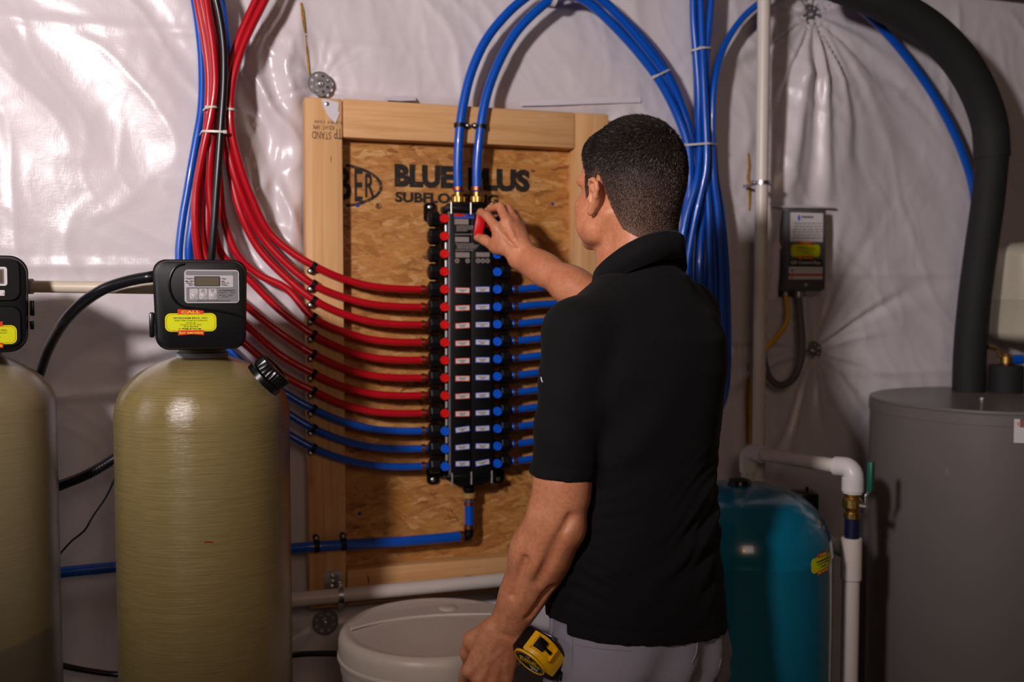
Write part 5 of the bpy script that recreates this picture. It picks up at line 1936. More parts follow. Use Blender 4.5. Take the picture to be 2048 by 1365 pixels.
def grow(f, lo, hi, h):
    """surface nets on a sparse grid"""
    lo, hi = np.array(lo, float), np.array(hi, float)

    def children(idx, n):
        g = np.stack(np.meshgrid(*[np.arange(n)] * 3, indexing='ij'), -1).reshape(-1, 3)
        return (idx[:, None] * n + g[None]).reshape(-1, 3)
    H = 8 * h
    n = np.ceil((hi - lo) / H).astype(int)
    idx = np.stack(np.meshgrid(*[np.arange(k) for k in n], indexing='ij'), -1).reshape(-1, 3)
    idx = idx[np.abs(f(lo + (idx + 0.5) * H)) < H * 1.6]
    idx = children(idx, 4)
    idx = idx[np.abs(f(lo + (idx + 0.5) * H / 4)) < H / 4 * 2.4]
    cells = children(idx, 2)
    off = np.stack(np.meshgrid([0, 1], [0, 1], [0, 1], indexing='ij'), -1).reshape(-1, 3)
    corner = cells[:, None] + off[None]
    B = 1 << 20
    key = (corner[..., 0].astype(np.int64) * B + corner[..., 1]) * B + corner[..., 2]
    uk, inv = np.unique(key.ravel(), return_inverse=True)
    cc = np.stack([uk // (B * B), (uk // B) % B, uk % B], -1)
    val = f(lo + cc * h)
    cv = val[inv].reshape(-1, 8)
    mix = (cv < 0).any(1) & (cv >= 0).any(1)
    cells, cv = cells[mix], cv[mix]
    acc = np.zeros((len(cells), 3))
    cnt = np.zeros(len(cells))
    for i in range(8):
        for j in range(i + 1, 8):
            if np.abs(off[i] - off[j]).sum() != 1: continue
            a, b = cv[:, i], cv[:, j]
            m = (a < 0) != (b < 0)
            t = (a[m] / (a[m] - b[m]))[:, None]
            acc[m] += off[i] * (1 - t) + off[j] * t
            cnt[m] += 1
    V = lo + (cells + acc / cnt[:, None]) * h
    ck = (cells[:, 0].astype(np.int64) * B + cells[:, 1]) * B + cells[:, 2]
    order = np.argsort(ck)
    sk = ck[order]

    def find(c):
        k = (c[:, 0].astype(np.int64) * B + c[:, 1]) * B + c[:, 2]
        p = np.clip(np.searchsorted(sk, k), 0, len(sk) - 1)
        return np.where(sk[p] == k, order[p], -1)
    F = []
    for ax in range(3):
        ci = (1 << (2 - ax))
        m = (cv[:, 0] < 0) != (cv[:, ci] < 0)
        b, c = (ax + 1) % 3, (ax + 2) % 3
        eb, ec = np.eye(3, dtype=int)[b], np.eye(3, dtype=int)[c]
        base = cells[m]
        q = np.stack([np.nonzero(m)[0], find(base - eb), find(base - eb - ec), find(base - ec)], 1)
        neg = cv[m, 0] < 0
        q = np.where(neg[:, None], q, q[:, ::-1])
        F.append(q[(q >= 0).all(1)])
    return V, np.concatenate(F)


AL = math.radians(40)
FW_ = np.array([-math.sin(AL), math.cos(AL), 0.0])
LF_ = np.array([-math.cos(AL), -math.sin(AL), 0.0])
UP_ = np.array([0, 0, 1.0])
RB = np.stack([FW_, LF_, UP_])
C0 = np.array([0.229, 1.83, 0.0])


def bp(f, l, z): return C0 + FW_ * f + LF_ * l + UP_ * z


def pp(px, py, Y): return np.array(tuple(P(px, py, Y)))


# joints
shL = pp(1154, 668, 1.70)
elL = pp(1116, 1042, 1.695)
wrL = pp(1009, 1262, 1.745)
shR = bp(0.05, -0.165, 1.405)
elR = pp(1222, 622, 2.06)
wrR = pp(1046, 513, 2.215)

# head frame
AH = math.radians(43)
FH = np.array([-math.sin(AH), math.cos(AH), 0.0])
LH_ = np.array([-math.cos(AH), -math.sin(AH), 0.0])
tilt = math.radians(-3)
UH = UP_ * math.cos(tilt) + FH * math.sin(tilt)
FHt = FH * math.cos(tilt) - UP_ * math.sin(tilt)
RH = np.stack([FHt, LH_, UH])
HC = pp(1258, 368, 1.845)


def hp(f, l, u): return HC + FHt * f + LH_ * l + UH * u


HSC = 1.0


def head_sdf(B, grow_=0.0):
    e = lambda c, r, k=0.012, op='u': B.ell(hp(*[x * HSC for x in c]), [x * HSC + grow_ for x in r], RH, k, op)
    e((-0.012, 0, 0.022), (0.098, 0.0755, 0.094))
    e((-0.035, 0, -0.005), (0.066, 0.068, 0.075), 0.02)
    e((0.035, 0, -0.03), (0.058, 0.062, 0.083), 0.02)


skin = Body()
torso = [(0.80, *bp(0, 0, 0)[:2], .160, .105), (0.90, *bp(0, 0, 0)[:2], .165, .11), (1.0, *bp(.005, 0, 0)[:2], .150, .10), (1.10, *bp(.01, 0, 0)[:2], .145, .098),
         (1.22, *bp(.01, 0, 0)[:2], .160, .108), (1.32, *bp(.005, 0, 0)[:2], .172, .112), (1.40, *bp(0, 0, 0)[:2], .165, .10), (1.455, *bp(.0, 0, 0)[:2], .11, .075)]
skin.loft(torso, FW_, LF_, 0.03)
# pelvis and legs inside the trousers
for sgn in (1, -1):
    hip, knee, ank = bp(0, .085 * sgn, .86), bp(.03, .095 * sgn, .48), bp(-.01, .10 * sgn, .09)
    skin.cone(hip, knee, .078, .055, .03)
    skin.cone(knee, ank, .052, .036, .02)
    skin.cone(ank + np.array([0, 0, -.03]), bp(.15, .11 * sgn, .035), .032, .026, .02)
# neck
nb, nt = bp(-.015, 0, 1.43), hp(-.03, 0, -.06)
skin.cone(nb, nt, .061, .057, .03)
skin.cone(bp(.03, 0, 1.45), hp(.02, 0, -.07), .05, .047, .02)
for sgn in (1, -1):
    skin.cone(hp(-.045, .03 * sgn, -.045), bp(-.022, .028 * sgn, 1.45), .030, .032, .02)
    skin.cone(hp(-.015, .052 * sgn, -.055), bp(.055, .018 * sgn, 1.44), .014, .012, .012)
head_sdf(skin)
hq = lambda f, l, u: hp(f * HSC, l * HSC, u * HSC)
# jaw, chin, cheeks, brow, nose, mouth
for sgn in (1, -1):
    skin.cone(hq(-.002, .058 * sgn, -.058), hq(.030, .054 * sgn, -.090), .016, .015, .018)
    skin.cone(hq(.030, .054 * sgn, -.090), hq(.074, .018 * sgn, -.108), .015, .015, .018)
    skin.ell(hq(.062, .042 * sgn, -.042), (.026, .022, .022), RH, .014)
    skin.cone(hq(.072, .050 * sgn, .004), hq(.089, .014 * sgn, .008), .011, .011, .010)
    skin.ell(hq(.094, .031 * sgn, -.014), (.016, .017, .011), RH, .008, 's')
    skin.ell(hq(.050, .050 * sgn, -.075), (.03, .016, .03), RH, .02)
skin.ell(hq(.080, 0, -.104), (.019, .021, .015), RH, .014)
skin.cone(hq(.092, 0, .0), hq(.118, 0, -.040), .008, .0125, .008)
for sgn in (1, -1): skin.ell(hq(.104, .012 * sgn, -.045), (.012, .009, .008), RH, .006)
skin.cone(hq(.096, .018, -.079), hq(.096, -.018, -.079), .007, .007, .008)
skin.cone(hq(.095, .014, -.0885), hq(.095, -.014, -.0885), .0075, .0075, .006)
skin.ell(hq(.057, 0, .044), (.032, .052, .046), RH, .02)


def ear(sgn):
    # ear plane stands off the skull, leaning out towards the back
    E = lambda f, o, u: hq(f + .008, (.0790 + o * .85) * sgn, -.026 + (u + .024) * .84)
    rim = [(.010, .000, -.060), (.004, .006, -.052), (-.004, .012, -.040), (-.012, .017, -.026), (-.017, .020, -.012), (-.015, .021, .000), (-.006, .019, .008), (.004, .014, .007), (.010, .007, .001), (.012, .001, -.008)]
    skin.chain([E(*r) for r in rim], [.0060, .0058, .0052, .0046, .0043, .0043, .0043, .0042, .0042, .0040], .004)
    skin.chain([E(.008, .002, -.016), E(-.002, .009, -.012), E(-.008, .012, -.024), E(-.003, .008, -.040)], [.005, .005, .0048, .005], .006)
    skin.ell(E(-.001, .006, -.024), (.013, .0045, .027), RH, .006)
    skin.ell(E(.003, .011, -.030), (.007, .006, .011), RH, .004, 's')
    skin.ell(E(.011, .003, -.032), (.006, .006, .008), RH, .005)
    skin.ell(E(.007, .006, -.057), (.007, .005, .009), RH, .006)


ear(1)
ear(-1)


def lerp(a, b, t): return np.array(a) * (1 - t) + np.array(b) * t


def unit(v):
    v = np.array(v, float)
    return v / np.linalg.norm(v)


# hanging left arm: deltoid, biceps/triceps, elbow, forearm muscle, wrist
ua = unit(elL - shL)
cam_side = unit(np.cross(ua, np.cross(np.array([0.0, -1, 0]), ua)))       # towards the camera
outer = unit(np.cross(ua, cam_side))
if outer[0] > 0: outer = -outer                                            # to the picture left
skin.cone(shL, lerp(shL, elL, .55), .050, .047, .02)
skin.cone(lerp(shL, elL, .45), lerp(shL, elL, .86), .047, .046, .02)
skin.cone(lerp(shL, elL, .5) - outer * .012 - cam_side * -.012, lerp(shL, elL, .85) - outer * .012 + cam_side * .006, .023, .030, .02)
skin.cone(lerp(shL, elL, .8), elL, .045, .043, .02)
skin.ell(elL - outer * .020 + cam_side * .012, (.021, .021, .026), np.eye(3), .02)
fa = unit(wrL - elL)
fo = unit(outer - fa * (outer @ fa))
fc = unit(np.cross(fa, fo))
if fc[1] > 0: fc = -fc
skin.cone(elL + fo * .012, lerp(elL, wrL, .30) + fo * .006, .043, .046, .02)
skin.cone(lerp(elL, wrL, .05) - fo * .012 + fc * .010, lerp(elL, wrL, .42) - fo * .012, .036, .036, .02)
skin.cone(lerp(elL, wrL, .30) + fo * .004, lerp(elL, wrL, .66), .045, .036, .03)
skin.cone(lerp(elL, wrL, .62) + fo * .006, wrL + fo * .010, .031, .0225, .02)
skin.cone(lerp(elL, wrL, .62) - fo * .006, wrL - fo * .012, .034, .0235, .02)
# left hand: hangs, back of the hand to picture left and camera, fingers curled
hd_dir = unit(pp(970, 1365, 1.75) - wrL)
hl_ = wrL
lat = unit(fo - hd_dir * (fo @ hd_dir))          # index side, picture left
bk = unit(np.cross(hd_dir, lat))
if bk[1] > 0: bk = -bk                            # back of hand, towards camera
hv = lambda d, l, b: hl_ + hd_dir * d + lat * l + bk * b
kn = [hv(.088, .034, .006), hv(.094, .012, .012), hv(.090, -.011, .010), hv(.080, -.031, .003)]
for i, k_ in enumerate(kn):
    skin.cone(hv(.006, .020 - .013 * i, .001), k_, .0215, .0135, .012)
    skin.ell(k_ + bk * .0035, (.0115, .0115, .0105), np.eye(3), .008)
    ln = (.040, .044, .041, .033)[i]
    a = k_ + hd_dir * ln * .75 - bk * ln * .62
    b = a + hd_dir * ln * .02 - bk * ln * .66
    c = b - hd_dir * ln * .36 - bk * ln * .22
    skin.chain([k_, a, b, c], [.0122, .0098, .0088, .0078], .004)
skin.ell(hv(.045, .002, -.010), (.036, .034, .022), np.stack([hd_dir, lat, bk]), .015)
th = [hv(.012, .024, -.012), hv(.045, .046, -.022), hv(.076, .044, -.036), hv(.098, .034, -.044)]
skin.chain(th, [.019, .0145, .0115, .0095], .010)
# tendons and veins on the back of the hand and forearm
for i in (0, 1, 2, 3): skin.chain([hv(.012, .012 - .007 * i, .0185), hv(.05, .022 - .0145 * i, .0190), kn[i] + bk * .011], [.0026, .0028, .0030], .005)
skin.chain([hv(.076, .023, .013), hv(.052, .012, .0225), hv(.028, .014, .0230), hv(-.004, .010, .0240), hv(-.03, .006, .0250)], [.0018, .0023, .0023, .0022, .0016], .004)
skin.chain([hv(.074, -.001, .017), hv(.050, .008, .0230), hv(.034, -.002, .0230), hv(.012, -.008, .0225), hv(-.02, -.010, .0230)], [.0018, .0022, .0022, .0021, .0014], .004)
fv = lambda t, o, c: lerp(elL, wrL, t) + fo * o + fc * c
skin.chain([fv(.98, .006, .0235), fv(.80, .012, .0285), fv(.62, .004, .0365), fv(.46, .010, .0430)], [.0018, .0024, .0026, .0012], .005)
skin.chain([fv(.72, -.014, .0270), fv(.55, -.022, .0270), fv(.35, -.026, .0310)], [.0018, .0022, .0012], .005)

# furrows between the forearm muscles and at the elbow
def fur(a, b, r, k=.012): skin.cone(a, b, r, r * .7, k, 's')


fur(fv(.06, -.004, .052), fv(.42, -.004, .049), .0055, .016)
fur(fv(.30, .030, .040), fv(.62, .022, .034), .005, .014)
fur(fv(.45, -.030, .034), fv(.75, -.020, .030), .004, .012)
fur(lerp(shL, elL, .90) + fc * .046 - fo * .018, lerp(shL, elL, .99) + fc * .050 - fo * .004, .0035, .016)
fur(fv(.97, .014, .029), fv(.97, -.016, .029), .003, .008)
# right arm reaching to the panel
skin.cone(shR, lerp(shR, elR, .6), .056, .050, .02)
skin.cone(lerp(shR, elR, .4), elR, .050, .043, .02)
skin.cone(elR, lerp(elR, wrR, .45), .044, .0400, .02)
skin.cone(lerp(elR, wrR, .4), lerp(elR, wrR, .8), .0400, .0295, .02)
ra = unit(wrR - elR)
# right hand
rb_ = unit(pp(1005, 470, 2.20) - pp(1005, 470, 2.26))         # back of hand faces the camera
ri = lambda px, py, Y: pp(px, py, Y)
up_r = unit(np.cross(ra, rb_))
if up_r[2] < 0: up_r = -up_r
skin.cone(lerp(elR, wrR, .74) + up_r * .008, wrR + up_r * .010, .027, .0215, .02)
skin.cone(lerp(elR, wrR, .74) - up_r * .008, wrR - up_r * .010, .027, .0215, .02)
knR = [ri(994, 457, 2.232), ri(1014, 443, 2.236), ri(1027, 439, 2.252), ri(1037, 446, 2.272)]
for i, k_ in enumerate(knR):
    skin.cone(wrR + up_r * (-.012 + .009 * i) + ra * .01, k_, .0205, .0130, .012)
    skin.ell(k_ + rb_ * .002, (.0108, .0108, .0105), np.eye(3), .008)
fing = [
    [knR[0], ri(974, 432, 2.252), ri(962, 425, 2.278), ri(958, 428, 2.302)],
    [knR[1], ri(1000, 414, 2.262), ri(983, 416, 2.292), ri(972, 424, 2.312)],
    [knR[2], ri(1017, 417, 2.282), ri(1002, 421, 2.308), ri(990, 430, 2.322)],
    [knR[3], ri(1030, 428, 2.300), ri(1018, 433, 2.320), ri(1008, 440, 2.330)],
]
for i, fpts in enumerate(fing):
    sc_ = (1, 1.02, .97, .86)[i]
    skin.chain(fpts, [.0118 * sc_, .0100 * sc_, .0090 * sc_, .0075 * sc_], .0035)
thR = [ri(1026, 498, 2.222), ri(992, 494, 2.246), ri(969, 480, 2.272), ri(955, 475, 2.292)]
skin.chain(thR, [.0185, .0145, .0108, .0092], .008)
skin.ell(ri(1006, 484, 2.236), (.026, .020, .024), np.eye(3), .015)
for i, k_ in enumerate(knR):
    skin.chain([wrR + rb_ * .0195 + up_r * (-.004 + .003 * i), lerp(wrR, k_, .5) + rb_ * .0185, k_ + rb_ * .0095], [.002, .0024, .0028], .006)
skin.chain([ri(1007, 470, 2.215), ri(1018, 484, 2.204), ri(1036, 497, 2.19)], [.0018, .0022, .0016], .004)

# ---------------------------------------------------------------- shirt
rf = np.random.RandomState(4)


def folds(P):
    q = P - C0
    f, l, z = q @ FW_, q @ LF_, P[:, 2]
    back = np.clip(0.5 - f / .12, 0, 1)
    s = (z - 1.05) + 0.55 * l                      # swags rising towards the right
    n1 = np.sin(9 * l + 14 * z) * .014 + .010 * np.sin(23 * l - 9 * z)
    m = np.exp(-((z - 1.02) / .11) ** 2) * (.55 + .45 * np.sin(l * 17 + 1 + z * 8))
    d = m * (.0058 * np.sin((s + n1) * 2 * math.pi / .075) + .0030 * np.sin((s * 1.3 - n1 * 2) * 2 * math.pi / .046 + 1.0))
    # drag lines from the armpit down the back
    t = l * .8 + z * .45 + .02 * np.sin(z * 11)
    m2 = np.exp(-((z - 1.22) / .12) ** 2) * (.5 + .5 * np.sin(l * 13 - 1))
    d += m2 * .0046 * np.sin(t * 2 * math.pi / .10)
    # bunch beside the left hip
    m3 = np.exp(-(((z - .95) / .05) ** 2 + ((l - .15) / .06) ** 2))
    d += m3 * .0035 * np.sin((z * 1.0 - l * .9) * 2 * math.pi / .030)
    # hem stitch line and loose skirt
    d += .0022 * np.exp(-((z - .853 - .13 * l) / .003) ** 2) * -1
    return d


shirt = Body()
sec = [(0.735, *bp(-.01, 0, 0)[:2], .196, .138), (0.82, *bp(-.008, 0, 0)[:2], .194, .136), (0.90, *bp(-.004, 0, 0)[:2], .189, .134), (0.97, *bp(.0, 0, 0)[:2], .180, .130),
       (1.06, *bp(.004, -.004, 0)[:2], .170, .126), (1.14, *bp(.004, -.004, 0)[:2], .170, .127), (1.22, *bp(.0, 0, 0)[:2], .182, .133), (1.30, *bp(-.004, -.002, 0)[:2], .192, .134),
       (1.36, *bp(-.006, -.004, 0)[:2], .190, .126), (1.405, *bp(-.006, -.002, 0)[:2], .168, .108), (1.44, *bp(-.008, 0, 0)[:2], .130, .088), (1.47, *bp(-.012, 0, 0)[:2], .09, .072)]
shirt.loft(sec, FW_, LF_, 0.03, pw=2.15, disp=folds)
# shoulders
shirt.cone(bp(-.02, .045, 1.432), shL + np.array([0, 0, .004]), .046, .054, .035)
shirt.cone(bp(-.02, -.045, 1.440), bp(.01, -.155, 1.408), .048, .056, .035)
shirt.cone(bp(-.018, 0, 1.42), bp(-.014, 0, 1.47), .082, .0665, .03)
# left sleeve
cufL = lerp(shL, elL, .765)


def sleeve_disp(P):
    q = P - shL
    t = q @ ua
    o = q @ outer
    return .0022 * np.sin((t * 1.0 + o * .5) * 2 * math.pi / .085) * np.clip(t / .1, 0, 1) - .0016 * np.exp(-((t - np.linalg.norm(cufL - shL) + .024) / .0035) ** 2)


def slv(B, a, b, ra, rb, k, disp=None):
    a, b = np.array(a), np.array(b)
    ab = b - a
    L = np.linalg.norm(ab)
    u = ab / L

    def fn(P):
        pa = P - a
        t = pa @ u
        tc = np.clip(t / L, 0, 1)
        e = np.linalg.norm(pa - np.outer(np.clip(t, 0, L), u), axis=1) - (ra + (rb - ra) * tc)
        if disp is not None: e = e - disp(P)
        return np.maximum(e, t - L)
    r = max(ra, rb)
    B.add(fn, np.minimum(a, b) - r, np.maximum(a, b) + r, k)


slv(shirt, shL, cufL, .0585, .0560, .022, sleeve_disp)
slv(shirt, bp(.02, -.155, 1.395), lerp(shR, elR, .66), .062, .056, .03)


class Cut:
    """shirt minus what hangs below the hem, with the side slit; hollow under the skirt and sleeves"""

    def __call__(s, P):
        d = shirt(P)
        q = P - C0
        f, l, z = q @ FW_, q @ LF_, P[:, 2]
        # hem dips at the back, rises at the sides; the front panel is shorter
        hem = np.where((f < -.012) | (l < 0), .828 + .13 * l, .870 - .05 * f)
        near = (l > .1) & (z < .872) & (np.abs(f + .012) < .0032)
        d = np.maximum(d, np.where(np.linalg.norm(q[:, :2], axis=1) < .25, hem - z, -1))
        d = np.where(near, np.maximum(d, .004), d)
        return d


# ---------------------------------------------------------------- trousers
tr = Body()


def tfolds(P):
    q = P - C0
    f, l, z = q @ FW_, q @ LF_, P[:, 2]
    d = .007 * np.sin((z * .6 + l * .9 - f * .5) * 2 * math.pi / .09) * np.exp(-((z - .74) / .09) ** 2)
    d += .005 * np.sin((z * 1.0 - l * .5) * 2 * math.pi / .05 + 2) * np.exp(-((z - .68) / .08) ** 2)
    return d


tsec = [(0.72, *bp(-.012, 0, 0)[:2], .186, .128), (0.78, *bp(-.016, 0, 0)[:2], .187, .131), (0.84, *bp(-.010, 0, 0)[:2], .183, .125), (0.90, *bp(0, 0, 0)[:2], .174, .118), (0.955, *bp(.002, 0, 0)[:2], .165, .114)]
tr.loft(tsec, FW_, LF_, .03, pw=2.2, disp=tfolds)
for sgn in (1, -1):
    hip, knee, ank = bp(-.01, .090 * sgn, .74), bp(.03, .098 * sgn, .47), bp(-.01, .103 * sgn, .06)
    tr.cone(hip, knee, .098, .080, .03)
    tr.cone(knee, ank, .078, .068, .03)
sh = Body()

# ---------------------------------------------------------------- materials
def skin_mat():
    k = NT('skin')
    v = k.co()
    n1 = k.noise(v, 18, 4, 0.6)
    n2 = k.noise(v, 140, 3, 0.6)
    col = k.ramp(n1, [(0.3, lin('c07a55')), (0.7, lin('d8946c'))])
    col = k.mix(k.ramp(n2, [(0.45, (0, 0, 0, 1)), (0.8, (0.5, 0.5, 0.5, 1))]), col, lin('ab573c'))
    k.l(col, k.b.inputs['Base Color'])
    k.b.inputs['Roughness'].default_value = 0.46
    k.b.inputs['Specular IOR Level'].default_value = 0.45
    k.b.inputs['Subsurface Weight'].default_value = 0.12
    k.b.inputs['Subsurface Radius'].default_value = (1.0, 0.35, 0.2)
    k.b.inputs['Subsurface Scale'].default_value = 0.006
    k.bump(k.noise(v, 420, 3, 0.6), 0.25, 0.0008)
    return k.m


def cloth(name, c, sc, rough, sheen):
    k = NT(name)
    v = k.co()
    k.b.inputs['Base Color'].default_value = lin(c)
    k.b.inputs['Roughness'].default_value = rough
    k.b.inputs['Specular IOR Level'].default_value = 0.25
    k.b.inputs['Sheen Weight'].default_value = sheen
    w1 = k.noise(k.co((sc, sc, sc * 2.2)), 1.0, 2)
    k.bump(w1, 0.25, 0.0006)
    return k.m


M['skin'] = skin_mat()
M['shirt'] = cloth('black_pique', '0b0b0c', 900, 0.9, 0.02)
M['trouser'] = cloth('grey_twill', '8d8893', 700, 0.85, 0.05)
M['seam'] = plain('grey_stitch', '8d8893', 0.8)

man_o = thing('person', 'man in black polo shirt seen from behind, reaching to the manifold with a red key', 'person', (C0[0], C0[1], 0))
lo, hi = np.array([-0.20, 1.45, -0.01]), np.array([0.62, 2.42, 1.82])
V, Fq = grow(skin, lo, hi, 0.0032)
mk('body', (V, Fq), M['skin'], man_o, auto=0)
V, Fq = grow(Cut(), np.array([-0.15, 1.45, .72]), np.array([0.62, 2.25, 1.56]), 0.0045)
shirt_o = mk('polo_shirt', (V, Fq), M['shirt'], man_o, auto=0)
V, Fq = grow(tr, np.array([-0.10, 1.45, 0.02]), np.array([0.60, 2.25, 1.0]), 0.007)
tro = mk('trousers', (V, Fq), M['trouser'], man_o, auto=0)
for sgn in (1, -1):
    shoe = Body()
    shoe.cone(bp(-.045, .103 * sgn, .04), bp(.16, .118 * sgn, .036), .042, .040, .02)
    shoe.cone(bp(-.02, .103 * sgn, .05), bp(-.01, .103 * sgn, .10), .045, .042, .02)
    V, Fq = grow(shoe, bp(0, 0, 0) - np.array([.4, .4, 0.0]), bp(0, 0, 0) + np.array([.4, .4, .2]), 0.006)
    V[:, 2] = np.maximum(V[:, 2], 0.001)
    mk('shoe', (V, Fq), M['black'], man_o, auto=0)

# white stitched mark at the edge of the chest
cutf = Cut()


def on_shirt(px, py, lift=0.0005):
    d = np.array(tuple(ray(px, py)))
    d /= np.linalg.norm(d)
    o, t = np.array(tuple(CAM)), 1.3
    for _ in range(200):
        e = float(cutf((o + d * t)[None])[0])
        if e < .0006 or t > 2.2: break
        t += min(e * .7, .03)
    return Vector(o + d * (t - lift))


mk('stitched_mark', tube([on_shirt(1082, 755), on_shirt(1083, 760), on_shirt(1085, 765)], .0011, 6), M['white'], shirt_o)

# collar: a band standing round the neck, folded over
cN = bp(.002, 0, 0)
ringT, ringM, ringB = [], [], []
nseg = 56
for k in range(nseg):
    a = 2 * math.pi * k / nseg                    # 0 = front
    f, l = math.cos(a), math.sin(a)
    zt = 1.512 - .044 * f + .004 * (1 - abs(f))
    rT = .0690 + .012 * max(0, f)
    rB = .0800 + .016 * max(0, f)
    zb = zt - .050 - .006 * abs(l)
    ringT.append(cN + (FW_ * f * rT * 1.02 + LF_ * l * rT * 1.05) + UP_ * zt - FW_ * .012)
    ringM.append(cN + (FW_ * f * (rT + .007) * 1.02 + LF_ * l * (rT + .007) * 1.05) + UP_ * (zt - .004) - FW_ * .012)
    ringB.append(cN + (FW_ * f * rB * 1.02 + LF_ * l * rB * 1.08) + UP_ * zb - FW_ * .012)
inn = [q - UP_ * .05 + (q - cN) * 0 for q in ringT]
inn2 = [q * 1.0 for q in ringB]
rows = [inn, ringT, ringM, ringB, [b + (t - b) * .1 - UP_ * .001 - unit((b - cN) * np.array([1, 1, 0])) * .004 for b, t in zip(ringB, ringT)]]
V, Fc = [], []
for row in rows: V += [Vector(q) for q in row]
for i in range(len(rows) - 1):
    for k in range(nseg):
        k2 = (k + 1) % nseg
        Fc.append([i * nseg + k, (i + 1) * nseg + k, (i + 1) * nseg + k2, i * nseg + k2])
mk('collar', (V, Fc), M['shirt'], shirt_o, auto=0)

# eyes
for sgn in (1, -1):
    mk('eye', lathe([(0.0005, -.0115)] + [(.0115 * math.cos(t), .0115 * math.sin(t)) for t in np.linspace(-1.4, 1.4, 9)] + [(0.0005, .0115)], frame(hq(.0760, .030 * sgn, -.014), FHt), 16), plain('eye_white', 'd8d0c8', 0.25), man_o, auto=0)

# ---------------------------------------------------------------- hair: scalp cap plus short strands
cap = Body()
head_sdf(cap, 0.0035)
cap.ell(hq(.057, 0, .044), [.0355, .0555, .0495], RH, .02)
cap.cone(nb, nt, .064, .0605, .03)
for sgn in (1, -1): cap.cone(hp(-.045, .03 * sgn, -.045), bp(-.022, .028 * sgn, 1.45), .033, .035, .02)


def scalp(P):
    """how far inside the hairline (head units, metres; positive inside)"""
    q = (P - HC) @ RH.T / HSC
    f, l, u = q[:, 0], np.abs(q[:, 1]), q[:, 2]
    # lower limit of hair by how far forward the point is
    lim = np.interp(f, [-.12, -.075, -.045, -.022, -.008, .004, .012, .030, .046, .052, .070, .085, .10], [-.098, -.100, -.084, -.050, -.018, .008, .012, -.012, -.034, .014, .044, .062, .070])
    return u - lim


def scalp_mat():
    k = NT('scalp_stubble')
    tc = k.n('ShaderNodeAttribute', attribute_name='fade')
    col = k.mix(tc.outputs['Fac'], lin('6b4a3a'), lin('1d1715'))
    k.l(col, k.b.inputs['Base Color'])
    k.b.inputs['Roughness'].default_value = 0.7
    return k.m


def hair_mat():
    k = NT('short_hair')
    tc = k.n('ShaderNodeAttribute', attribute_name='tone')
    col = k.ramp(tc.outputs['Fac'], [(0.0, lin('120d0b')), (0.5, lin('2e221c')), (0.75, lin('6a5648')), (1.0, lin('a5978a'))])
    k.l(col, k.b.inputs['Base Color'])
    k.b.inputs['Roughness'].default_value = 0.4
    k.b.inputs['Specular IOR Level'].default_value = 0.35
    return k.m


lo_h, hi_h = HC - .17, HC + .17
V, Fq = grow(cap, lo_h, hi_h, 0.0022)
ins = scalp(V)
keep = (ins[Fq] > 0.0).all(1)
Fk = Fq[keep]
used = np.unique(Fk)
remap = -np.ones(len(V), int)
remap[used] = np.arange(len(used))
Vc, Fk = V[used], remap[Fk]
q = (Vc - HC) @ RH.T / HSC
hair_o = mk('hair', (Vc, Fk), scalp_mat(), man_o, auto=0, label='short dark hair greying at the sides')
fade = np.clip((q[:, 2] + .07) / .11 + np.clip(-q[:, 0], 0, .1) * 1.2, 0, 1) * np.clip(scalp(Vc) / .02, 0.0, 1)
at = hair_o.data.attributes.new('fade', 'FLOAT', 'POINT')
at.data.foreach_set('value', fade.astype(np.float32))
# strands
r = np.random.RandomState(1)
tri = np.concatenate([Fk[:, [0, 1, 2]], Fk[:, [0, 2, 3]]])
A, Bv, Cv = Vc[tri[:, 0]], Vc[tri[:, 1]], Vc[tri[:, 2]]
area = np.linalg.norm(np.cross(Bv - A, Cv - A), axis=1)
NS = 42000
pick = r.choice(len(tri), NS, p=area / area.sum())
u1, u2 = r.rand(NS), r.rand(NS)
sw = u1 + u2 > 1
u1[sw], u2[sw] = 1 - u1[sw], 1 - u2[sw]
root = A[pick] + (Bv[pick] - A[pick]) * u1[:, None] + (Cv[pick] - A[pick]) * u2[:, None]
e = 1e-3
nrm = np.stack([cap(root + e * np.eye(3)[i]) - cap(root - e * np.eye(3)[i]) for i in range(3)], 1)
nrm /= np.linalg.norm(nrm, axis=1, keepdims=True)
ql = (root - HC) @ RH.T / HSC
crown = np.array([-.075, -.004, .075])
fl = ql - crown
flow = fl / (np.linalg.norm(fl, axis=1, keepdims=True) + 1e-6)
# whorl swirl at the crown; sides comb down and back
swl = np.cross(np.tile([-.6, 0, .8], (NS, 1)), flow)
flow = flow + .5 * swl * np.exp(-(np.linalg.norm(fl, axis=1, keepdims=True) / .045) ** 2)
side = np.clip((.05 - ql[:, 2]) / .08, 0, 1)[:, None]
flow = flow * (1 - side) + side * np.array([-.25, 0, -1.0])
fw = flow @ RH
fw -= nrm * (fw * nrm).sum(1, keepdims=True)
fw /= np.linalg.norm(fw, axis=1, keepdims=True) + 1e-9
edge_in = np.clip(scalp(root) / .03, 0, 1)
top = np.clip((ql[:, 2] - .01) / .07, 0, 1)
ln = (.0045 + .0085 * top * np.clip(1 - (ql[:, 0] - .0) / .09, .45, 1)) * (.35 + .65 * edge_in) * r.uniform(.75, 1.2, NS)
lift = (.42 + .12 * top + .25 * (1 - edge_in))[:, None]
d1 = nrm * lift + fw + r.normal(0, .16, (NS, 3))
d1 /= np.linalg.norm(d1, axis=1, keepdims=True)
d2 = d1 + fw * .45 - nrm * .18
d2 /= np.linalg.norm(d2, axis=1, keepdims=True)
wdt = .00027 * r.uniform(.8, 1.3, NS)
sidev = np.cross(d1, nrm)
sidev /= np.linalg.norm(sidev, axis=1, keepdims=True) + 1e-9
up2 = np.cross(sidev, d1)
p0 = root - nrm * .0008
